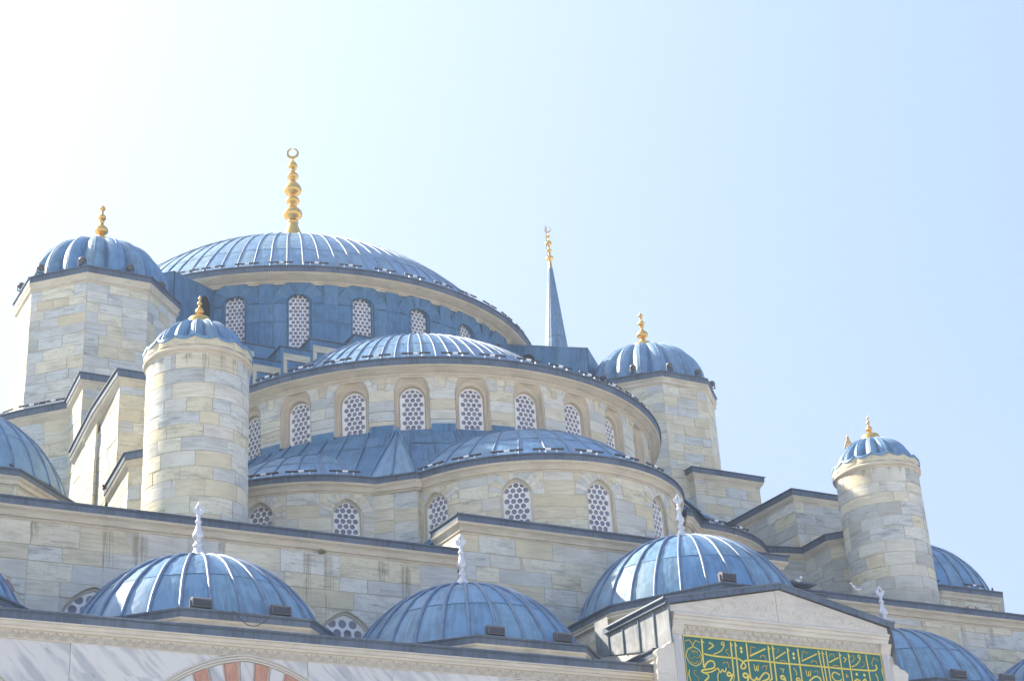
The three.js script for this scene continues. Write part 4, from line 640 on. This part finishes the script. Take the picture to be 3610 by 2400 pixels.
// ================================================================ portico domes
const porticoNote = { '-3': 'cut off by the left edge', '-2': 'partly sunlit, with white finial, second from the left edge', '-1': 'in shade, with white finial, between the sunlit dome and the portal', 0: 'raised and sunlit, with white finial, behind the portal gable', 1: 'in shade, with white finial, right of the portal', 2: 'cut off by the right edge' };
for (const k of [-3, -2, -1, 0, 1, 2]) {
  const cx = k ? k * 8.24 + (k < -1 ? .2 : k < 0 ? .27 : .25) : .28, cz = 33.1, hi = k === 0, yE = hi ? 16.2 : 14.12;
  const t = thing('portico_dome', `ribbed lead portico dome, ${porticoNote[k]}`, 'dome');
  const verts = hi ? [[-1.93, -28.3], [-3.93, -31.4], [-3.93, -34.58], [-1.93, -37.7], [1.93, -37.7], [3.93, -34.58], [3.93, -31.4], [1.93, -28.3]].map(([x, z]) => [x + .2, -z]) : (() => { const A = 4.05, h = 1.76, c = 33.0; return [[-h, -A], [-A, -h], [-A, h], [-h, A], [h, A], [A, h], [A, -h], [h, -A]].map(([x, z]) => [cx + x, c + z]); })();
  // drum walls of rubble and slabs
  const inset = verts.map(([x, z]) => { const c = [cx, 33.05]; const d = Math.hypot(x - c[0], z - c[1]); return [c[0] + (x - c[0]) * (1 - .16 / d), c[1] + (z - c[1]) * (1 - .16 / d)]; });
  for (let i = 0; i < 8; i++) { const A = inset[i], B = inset[(i + 1) % 8], L = Math.hypot(B[0] - A[0], B[1] - A[1]), S = planar(A[0], A[1], Math.atan2(-(B[1] - A[1]), B[0] - A[0]) * 180 / Math.PI);
    if ((i >= 1 && i <= 5)) masonry(t, S, { u0: 0, u1: L, v0: 13.3, v1: yE - .42, course: [.22, .34], len: [.4, 1.1], mix: { cream: .35, beige: .3, rose: .15, light: .2 }, gap: .02 });
    else mesh('wall_core', patch((p, q) => S.p(L * p, 13.3 + (yE - .42 - 13.3) * q, 0), 1, 1, L, 2), M.mortar, t); }
  cornice(t, inset, yE - .46, yE - .24, .12, true); eave(t, inset, yE - .24, yE, .13, 1.6, true);
  { const sh = new THREE.Shape(inset.map(([x, z]) => new THREE.Vector2(x, -z))); const g = new THREE.ShapeGeometry(sh); g.rotateX(-Math.PI / 2); g.translate(0, yE + .01, 0); mesh('roof', g, M.lead[1], t); }
  leadDome(t, { cx, cz, yc: hi ? 15.35 : 12.98, r: hi ? 3.78 : 3.72, y0: yE - .05, n: 28, rows: [.66, .24], s0: -120, s1: 100, roll: .052, cap: .07 });
  if (k > -3) whiteFinial(t, cx, hi ? 19.25 : 16.78, cz, hi ? 1.4 : 1.5, .42);
}
[[-17.42, 14.2, 36.78, 'left one on the sunlit portico dome'], [-15.28, 14.2, 36.78, 'right one on the sunlit portico dome'], [-8.98, 14.2, 36.78, 'left one on the shaded portico dome'], [-6.8, 14.2, 36.75, 'right one on the shaded portico dome'], [-1.35, 16.3, 37.45, 'on the raised dome behind the portal gable'], [7.85, 14.2, 36.85, 'left one on the dome right of the portal'], [9.95, 14.2, 36.85, 'right one on the dome right of the portal']].forEach(([x, y, z, l]) => floodLight(x, y, z, 0, `dark box floodlight at the eave, ${l}`, 'floodlights on the portico domes'));
{ const pts = []; for (let i = 0; i <= 12; i++) { const q = i / 12; pts.push(V(-16.75 + 1.05 * q, 14.08 - .36 * Math.sin(Math.PI * q), 37.27)); } solo('cable', 'thin dark cable hanging from the eave of the sunlit portico dome', 'cable', null, tube(pts, .012, 30, 5), M.black); }

// ================================================================ portal with the gilded inscription
{
  const t = thing('portal', 'tall marble portal block with gabled top and carved frieze round a green inscription', 'gateway'), zf = 38.1, a = 4.05;
  const front = (pts, z0, z1, name, mat, holes) => { const s = new THREE.Shape(pts.map(([x, y]) => new THREE.Vector2(x, y))); const g = new THREE.ExtrudeGeometry(s, { depth: z1 - z0, bevelEnabled: false }); g.translate(0, 0, z0); return mesh(name, g, mat, t); };
  // body with wings
  front([[-4.05, 0], [4.05, 0], [4.05, 15.2], [0, 16.0], [-4.05, 15.2]], 34.4, zf - .12, 'wall_core', M.marblePlain);
  const wing = (s) => [[4.0, 0], [4.6, 0], [4.6, 13.45], [4.55, 13.6], [4.60, 13.78], [4.48, 13.88], [4.32, 13.92], [4.22, 14.02], [4.1, 14.05], [4.06, 14.3], [4.0, 14.3]].map(([x, y]) => [s * x, y]);
  for (const s of [-1, 1]) front(s < 0 ? wing(s).reverse() : wing(s), zf - .2, zf - .02, 'scroll_wing', M.marblePlain);
  // gable slabs (two), carved
  for (const s of [-1, 1]) { const w = (x) => 14.98; front(s < 0 ? [[-4.0, 14.98], [-.17, 14.98], [-.17, 15.94], [-4.0, 15.16]] : [[-.155, 14.98], [4.0, 14.98], [4.0, 15.16], [0, 15.98], [-.155, 15.95]], zf - .2, zf, 'gable_slab', M.marblePlain); }
  // relief tendrils on the gable
  for (let i = 0; i < 56; i++) { const x = -3.3 + 6.6 * i / 55 + rr(-.08, .08), y = 15.08 + (0.75 - Math.abs(x) * .19) * rr(.1, .75), q = rr(.07, .13), a0 = rr(0, 6); mesh('tendril', tube(Array.from({ length: 7 }, (_, k) => V(x + q * (1 - k * .1) * Math.cos(a0 + k * .8), y + q * (1 - k * .1) * Math.sin(a0 + k * .8), zf + .002)), 0.008, 12, 4), M.marblePlain, t); }
  // moulded cornice across, frieze, frame
  mesh('cornice', sweepGeo([[-3.95, zf], [3.95, zf]], [[-.2, 14.63], [.0, 14.64], [.03, 14.70], [.03, 14.74], [.08, 14.78], [.09, 14.85], [.14, 14.88], [.14, 14.93], [.06, 14.96], [.0, 14.99], [-.2, 14.99]]), M.marblePlain, t);
  mesh('frieze_ground', box(-3.95, 3.95, 14.33, 14.65, zf - .2, zf - .05), M.marbleWarm, t); friezeRun(t, -3.75, 3.85, 14.49, zf - .05, .95, 1.35);
  for (const s of [-1, 1]) { const x0 = s < 0 ? -4.0 : 3.62, x1 = s < 0 ? -3.62 : 4.0; mesh('pilaster', box(x0, x1, 0, 14.34, zf - .3, zf - .03), M.marble[0], t); for (const q of [.06, .3]) mesh('pilaster_bead', box(x0 + q, x0 + q + .035, 0, 14.2, zf - .03, zf + .0), M.marblePlain, t); mesh('capital', sweepGeo([[x0, zf - .03], [x1, zf - .03]], [[-.1, 14.3], [.02, 14.34], [.04, 14.44], [.10, 14.56], [.12, 14.64], [-.1, 14.65]]), M.marblePlain, t); }
  mesh('lower_wall', box(-3.62, 3.62, 0, 12.4, zf - .6, zf - .15), M.marble[0], t);
  // lead: gable coping, roof, clad side with standing rolls and ragged hem
  const cop = (x0, y0, x1, y1) => { const d = [x1 - x0, y1 - y0], l = Math.hypot(...d), n = 3; for (let i = 0; i < n; i++) { const p = i / n + .002, q = (i + 1) / n - .002; const sh = new THREE.Shape([[x0 + d[0] * p, y0 + d[1] * p], [x0 + d[0] * q, y0 + d[1] * q], [x0 + d[0] * q, y0 + d[1] * q + .17], [x0 + d[0] * p, y0 + d[1] * p + .17]].map(([x, y]) => new THREE.Vector2(x, y))); const g = new THREE.ExtrudeGeometry(sh, { depth: 3.4, bevelEnabled: false }); g.translate(0, 0, zf + .08 - 3.4); mesh('lead_coping', g, pick(M.eave), t); } mesh('roll', tube([V(x0, y0 + .17, zf + .07), V((x0 + x1) / 2, (y0 + y1) / 2 + .17, zf + .07), V(x1, y1 + .17, zf + .07)], .035, 8, 6), M.eave[2], t); };
  cop(-4.2, 15.17, 0, 16.01); cop(0, 16.01, 4.25, 15.15);
  for (const s of [-1, 1]) {
    const X = s * 4.07, hem = (z) => z > 37.45 ? 14.05 + .05 * Math.sin(z * 17) : z > 37.2 ? 14.06 : 14.06 + (37.2 - z) * .2;
    const zs = [38.2, 37.42, 36.6, 35.75, 34.95, 34.2];
    for (let i = 0; i < 5; i++) { const za = zs[i], zb = zs[i + 1]; mesh('lead_sheet', patch((p, q) => { const z = s < 0 ? zb + (za - zb) * p : za + (zb - za) * p, lo = hem(z), hi = i === 4 ? 15.7 : 15.3; return V(X + s * (.02 + .012 * Math.sin(q * 7 + i) * Math.sin(p * 3)), lo + (hi - lo) * q, z); }, 6, 5, .8, 1.2), M.leadGrey[i % 2], t); if (i) mesh('roll', tube([V(X + s * .035, hem(za), za), V(X + s * .035, 14.7, za), V(X + s * .03, i === 4 ? 15.3 : 15.18, za)], .035, 8, 6), M.eave[2], t); }
    mesh('roll', tube([V(s * 4.22, 15.33, 38.2), V(s * 4.22, 15.32, 36.6), V(s * 4.22, 15.3, 35.05)], .05, 10, 6), M.eave[2], t); mesh('lead_soffit', box(Math.min(s * 4.0, s * 4.22), Math.max(s * 4.0, s * 4.22), 15.3, 15.33, 35.05, 38.16), M.eave[0], t);
    { const pp = s < 0 ? [[-4.06, 34.3], [-4.06, 37.4]] : [[4.06, 37.4], [4.06, 34.3]]; cornice(t, pp, 13.6, 13.84, .12, false, M.marbleWarm); eave(t, pp, 13.84, 14.07, .14, 1.5); }
    mesh('roll', tube([V(s * 4.09, 15.2, 38.19), V(s * 4.1, 14.6, 38.19), V(s * 4.09, 14.05, 38.19)], .03, 8, 6), M.eave[2], t);
  }
  // inscription board
  const cv = document.createElement('canvas'); cv.width = 2016; cv.height = 420; const c = cv.getContext('2d'), k = 280;
  const cb = document.createElement('canvas'); cb.width = 2016; cb.height = 420; const c2 = cb.getContext('2d'); c2.fillStyle = '#000'; c2.fillRect(0, 0, 2016, 420);
  c.fillStyle = '#0c645e'; c.fillRect(0, 0, 2016, 420); for (let i = 0; i < 1400; i++) { c.fillStyle = rnd() < .5 ? 'rgba(0,40,60,.10)' : 'rgba(70,160,150,.08)'; c.fillRect(rnd() * 2016, rnd() * 420, rr(2, 14), rr(1, 5)); }
  const stroke = (col, cap) => (w, ...p) => { const draw = (lw, s, c) => { c.strokeStyle = s; c.lineWidth = lw; c.lineCap = cap; c.lineJoin = 'round'; c.beginPath(); c.moveTo(p[0] * k, p[1] * k); if (p.length > 8) { for (let i = 2; i < p.length - 2; i += 2) { const mx = (p[i] + p[i + 2]) / 2, my = (p[i + 1] + p[i + 3]) / 2; c.quadraticCurveTo(p[i] * k, p[i + 1] * k, mx * k, my * k); } c.lineTo(p[p.length - 2] * k, p[p.length - 1] * k); } else for (let i = 2; i < p.length; i += 2) c.lineTo(p[i] * k, p[i + 1] * k); c.stroke(); }; draw(w * 2.05 + 3, '#8a7a22', c); draw(w * 2.05, col, c); draw(w * 2.05 + 1, '#999', c2); draw(w * 1.3, '#fff', c2); };
  const W = stroke('#f2da62', 'butt'), O = stroke('#cfae55', 'round'), N = stroke('#ecd566', 'round');
  W(7,.64,.05,.61,.90); W(7,1.65,.05,1.64,.95,1.61,1.07); W(7,1.81,.05,1.79,1.20); W(7,2.21,.05,2.20,1.02,2.27,1.13,2.37,1.14,2.45,1.01,2.47,1.13); W(7,2.99,.06,2.99,1.04,2.88,1.12); W(7,3.15,.05,3.15,1.10); W(7,.68,.48,.80,.52,1.66,.53,1.91,.53,2.11,.70,2.09,.78,1.99,.83,1.91,.79,1.95,.71,2.10,.53,3.33,.55); W(6,.88,.14,1.00,.18,1.03,.23,.84,.34); W(5,1.42,.16,1.33,.19,1.31,.12,1.38,.08,1.42,.11,1.40,.22,1.29,.35,1.15,.42,1.00,.47); W(7,2.29,.42,2.89,.16); W(7,.62,.90,.71,.74,.87,.66,.99,.69,1.01,.83,.90,.90,.53,.96,.52,1.02,.75,1.07,.75,1.16,.59,1.28); W(6,.62,1.03,.82,1.01,.96,.95,1.11,.85,1.14,.96,1.19,.99,1.26,.87,1.29,.96,1.36,.95,1.39,.83); W(5,1.11,.98,1.06,1.11,1.06,1.25); W(8,1.61,1.03,1.51,1.06,1.41,1.07,1.41,1.00,1.46,.95,1.53,.99,1.58,1.08,1.48,1.22); W(4,1.66,1.02,1.60,1.21); W(8,2.20,1.02,2.09,1.07,1.99,1.07,1.96,1.00,2.02,.94,2.12,.96,2.16,1.06,2.09,1.18); W(4,2.40,.66,2.40,.84,2.44,.85,2.49,.67,2.48,.84,2.53,.85,2.55,.66); W(7,2.51,1.12,2.65,.94,2.80,.86,2.90,.92,2.89,1.05,2.62,1.14); W(5,.11,.98,.07,1.12,.12,1.31); O(3,.33,.99,.28,.96,.25,1.03,.29,1.13,.40,1.18,.39,1.27); O(3,1.54,.29,1.47,.28,1.45,.35,1.49,.42,1.59,.49); O(4,2.33,.35,2.34,.23,2.37,.14,2.51,.16); O(4,2.66,.44,2.70,.38,2.82,.37,2.86,.50); O(4,1.30,.73,1.35,.68,1.47,.67,1.50,.81); O(4,2.69,.74,2.73,.68,2.86,.67,2.82,.79); O(5,.07,.15,.21,.12,.28,.22,.30,.30); O(5,.55,.16,.42,.12,.34,.20,.31,.30); O(3,3.33,.10,3.38,.17,3.26,.25); N(2,.15,.44,.22,.36,.30,.39,.26,.46,.19,.49,.37,.41,.43,.47,.32,.52,.30,.44,.46,.43,.44,.51); N(2,.14,.54,.14,.65,.27,.65,.33,.58,.41,.63,.49,.59,.52,.51,.54,.65); N(2,.18,.73,.24,.78,.35,.78,.40,.71,.49,.72,.42,.79,.25,.79,.10,.68); W(7,3.33,.55,4.84,.54,5.65,.55,6.76,.53,6.95,.51,7.02,.43,6.98,.33); W(7,3.69,.07,3.69,1.06); W(7,4.07,.07,4.09,1.04); W(6,4.84,.06,4.91,.98); W(6,4.98,.06,5.01,.97); W(6,5.13,.06,5.16,.96); W(6,5.63,.06,5.65,.93); W(6,5.97,.06,5.99,.91); W(6,6.65,.06,6.69,.86); W(6,3.21,.43,3.61,.20); W(6,4.17,.43,4.77,.17); W(6,5.20,.39,5.58,.22); W(5,5.76,.20,5.87,.23,5.77,.35); W(5,6.43,.17,6.34,.18,6.33,.10,6.39,.07,6.43,.12,6.38,.26,6.23,.39,6.03,.47); W(4,4.28,.68,4.28,.86,4.35,.87,4.37,.68,4.37,.86,4.43,.86,4.45,.68); W(7,4.35,1.02,4.51,.89,4.66,.84,4.78,.90,4.79,.99); W(8,3.47,1.03,3.33,1.03,3.32,.95,3.38,.91,3.46,.96,3.48,1.08); W(7,4.08,1.04,3.90,1.05,3.87,.98,3.95,.94,4.03,1.00); W(4,3.33,.70,3.42,.75,3.50,.71,3.42,.75,3.42,.84); W(4,3.83,.66,3.91,.76,3.91,.88); W(6,5.54,.75,5.41,.67,5.28,.69,5.22,.81,5.31,.93,5.49,.94,5.59,.87); W(4,5.80,.69,5.79,.79,5.86,.77); W(7,6.06,.90,6.18,.83,6.30,.87); W(7,6.39,.88,6.48,.80,6.54,.87); W(5,6.92,.61,6.98,.72,6.99,.84); O(4,4.18,.37,4.22,.22,4.26,.12,4.41,.17); O(4,4.51,.45,4.58,.38,4.70,.40,4.73,.49); O(4,5.23,.20,5.29,.13,5.40,.14,5.43,.24); O(4,6.13,.10,6.20,.20,6.06,.32); O(3,6.47,.28,6.55,.32,6.50,.43,6.40,.45); O(4,6.85,.38,6.84,.29,6.93,.12,7.09,.19); O(4,3.36,.49,3.47,.46,3.57,.49); O(4,5.31,.49,5.45,.46,5.55,.48); O(3,4.56,.73,4.65,.68,4.72,.69,4.70,.79); W(8,7.20,.44,7.21,.58,7.23,.70); 
  for (const [x, y] of [[2, .22], [2, .32], [3.89, .24], [3.89, .36], [6.19, .68], [6.48, .68]]) { c.fillStyle = '#f2da62'; c.beginPath(); c.moveTo(x * k, (y - .055) * k); c.lineTo((x + .055) * k, y * k); c.lineTo(x * k, (y + .055) * k); c.lineTo((x - .055) * k, y * k); c.fill(); }
  for (const x of [.64, 1.65, 1.81, 2.99, 3.15, 3.69, 4.84, 4.98, 5.63, 5.97]) { c.fillStyle = '#f2da62'; c.beginPath(); c.moveTo((x - .02) * k, .05 * k); c.lineTo((x + .09) * k, .17 * k); c.lineTo((x + .02) * k, .15 * k); c.fill(); }
  { c.strokeStyle = '#ecd566'; c.lineWidth = 6; c.beginPath(); for (let i = 0; i <= 96; i++) { const q = i / 96 * 2 * Math.PI, m = 1 - .05 * Math.abs(Math.sin(q * 4)); c[i ? 'lineTo' : 'moveTo']((.32 + .275 * m * Math.cos(q)) * k, (.586 + .275 * m * Math.sin(q)) * k); } c.stroke(); }
  const ct = new THREE.CanvasTexture(cv); ct.colorSpace = THREE.SRGBColorSpace; ct.anisotropy = 8; const bt = new THREE.CanvasTexture(cb);
  const g = new THREE.PlaneGeometry(7.2, 1.5); g.translate(0, 13.58, 0);
  const board = mesh('inscription_board', g, new THREE.MeshStandardMaterial({ map: ct, bumpMap: bt, bumpScale: .035, roughness: .42 }), t); board.position.z = zf - .055; mesh('board_back', box(-3.6, 3.6, 12.8, 14.33, zf - .2, zf - .075), M.dark, t);
  for (const b of [box(-3.64, 3.64, 14.3, 14.345, zf - .08, zf - .03), box(-3.645, -3.6, 12.5, 14.3, zf - .08, zf - .03), box(3.6, 3.645, 12.5, 14.3, zf - .08, zf - .03)]) mesh('gilt_frame', b, std(lin(.78, .60, .16), { roughness: .4, metalness: .3 }), t);
}

// ================================================================ minarets behind
{
  const t = thing('minaret', 'slim grey-blue conical spire with gilded finial behind the great dome', 'minaret', null, [35.0, 0, -29.6]);
  const n = 20; for (let i = 0; i < n; i++) { const a0 = 2 * Math.PI * i / n, da = 2 * Math.PI / n, R = (y) => .16 + (67.1 - y) * .1035; for (const [y0, y1] of [[54, 60.4], [60.45, 64.2], [64.25, 67.12]]) mesh('lead_sheet', patch((p, q) => { const y = y0 + (y1 - y0) * q, a = a0 + da * p; return V(R(y) * Math.sin(a), y, R(y) * Math.cos(a)); }, 2, 2, .3, 4), pick(M.leadDrum), t); mesh('roll', tube([V(R(54) * Math.sin(a0), 54, R(54) * Math.cos(a0)), V(R(60) * Math.sin(a0), 60, R(60) * Math.cos(a0)), V(R(67) * Math.sin(a0), 67, R(67) * Math.cos(a0))], .03, 6, 4), M.leadDrum[0], t); }
  mesh('shaft', lathe([[1.5, 0], [1.5, 54], [1.9, 54.2], [1.9, 54.6]], 20), stoneMats.beige[2], t);
  const f = finial(t, 0, 66.9, 0, [[.20, 0], [.17, .2], [.13, .75], ...bulb(.8, .33, .55, 7), [.12, 1.4], [.12, 1.55], ...bulb(1.56, .24, .42, 6), [.1, 2.05], [.1, 2.2], ...bulb(2.2, .30, .55, 7), [.06, 2.85], [.05, 2.95], ...bulb(2.98, .17, .28, 6), [.04, 3.3], [.03, 3.5]], M.gold);
  const cr = mesh('crescent', crescentGeo(.28, .08, 20, .03), M.gold, f); cr.position.y = 3.76; cr.rotation.y = rad(-28);
  mesh('lightning_rod', tube([V(-.33, 68.0, .2), V(-.29, 69.5, .17), V(-.22, 70.95, .14)], .035, 6, 5), M.black, t);
  for (const y of [68.05, 69.9, 70.6]) mesh('rod_bracket', tube([V(-.31, y, .19), V(-.15, y + .03, .1), V(0, y + .05, 0)], .02, 4, 4), M.black, t);
}
{
  const t = thing('gilded_finial', 'small flat gilded openwork finial peeping out beside the right turret dome', 'finial', null, [31.62, 36.62, 7.0]);
  const s = new THREE.Shape(); [[0, -.6], [.38, 0], [.42, .3], [.3, .75], [.1, 1.25], [.13, 1.45], [0, 1.9], [-.13, 1.45], [-.1, 1.25], [-.3, .75], [-.42, .3], [-.38, 0]].forEach(([x, y], i) => s[i ? 'lineTo' : 'moveTo'](x, y)); s.closePath();
  for (const [x, y, q] of [[0, .05, .14], [-.2, .3, .11], [.2, .3, .11], [0, .45, .10], [-.12, .68, .09], [.12, .68, .09], [0, .95, .06]]) { const p = new THREE.Path(); p.absellipse(x, y, q, q * 1.1, 0, 2 * Math.PI, true); s.holes.push(p); }
  const g = new THREE.ExtrudeGeometry(s, { depth: .05, bevelEnabled: true, bevelSize: .02, bevelThickness: .02, bevelSegments: 1, curveSegments: 8 }); const m = mesh('openwork', g, M.gold, t); m.rotation.y = rad(-30); m.scale.set(.62, .46, .62);
  mesh('pole', tube([V(0, -4, 0), V(0, -2, 0), V(0, -.5, 0)], .06, 4, 6), M.gold, t);
}

// ================================================================ gulls
function gull(label, x, y, z, turn, standing) {
  const t = thing('gull', label, 'bird', null, [x, y, z]); t.rotation.y = rad(turn);
  const sp = [[-.26, .115, .012, .010], [-.18, .12, .035, .03], [-.08, .125, .062, .068], [.02, .13, .078, .085], [.10, .15, .07, .08], [.155, .195, .05, .055], [.175, .25, .042, .042], [.20, .295, .047, .047], [.235, .30, .04, .04], [.262, .293, .016, .016]];
  mesh('body', patch((a, b) => { const i = Math.min(sp.length - 2, Math.floor(b * (sp.length - 1))), q = b * (sp.length - 1) - i, L = (k) => sp[i][k] + (sp[i + 1][k] - sp[i][k]) * q, an = -a * 2 * Math.PI; return V(L(0), L(1) + L(3) * Math.sin(an), L(2) * Math.cos(an)); }, 14, 27, .3, .5), std(lin(.82, .82, .80), { roughness: .8 }), t);
  for (const s of [-1, 1]) { mesh('wing', patch((a, b) => { const xx = .10 - .40 * b, h = .085 * (1 - b * b * .75); return V(xx, .155 + h * (a - .5) - .01 * b, s * (.082 - .05 * b * b + .008 * Math.sin(Math.PI * a))); }, 4, 10, .1, .3), std(lin(.30, .33, .37), { roughness: .8, side: THREE.DoubleSide }), t); mesh('wing_tip', patch((a, b) => V(-.24 - .12 * b, .135 + .03 * (a - .5) * (1 - b), s * (.035 - .03 * b)), 2, 3, .1, .1), std(lin(.04, .04, .045), { side: THREE.DoubleSide }), t); mesh('eye', (() => { const g = new THREE.SphereGeometry(.008, 8, 6); g.translate(.225, .308, s * .038); return g; })(), M.black, t); if (standing) mesh('leg', mergeGeometries([tube([V(.01, .06, s * .03), V(.0, .02, s * .03), V(.01, -.04, s * .03)], .008, 4, 5), box(0, .05, -.045, -.035, s * .03 - .02, s * .03 + .02)]), std(lin(.65, .40, .25)), t); }
  const bk = new THREE.ConeGeometry(.016, .065, 8); bk.rotateZ(-Math.PI / 2); bk.translate(.29, .288, 0); mesh('beak', bk, std(lin(.75, .42, .05), { roughness: .5 }), t);
}
gull('white and grey gull sitting at the roof edge just right of the raised portal dome', 6.72, 18.96, 30.95, 20, false);
gull('white gull standing on the right front wall eave, head to the left', 9.55, 19.0, 30.75, 172, true);

scene.traverse((o) => { if (o.isMesh) o.castShadow = o.receiveShadow = true; });
renderer.render(scene, camera);
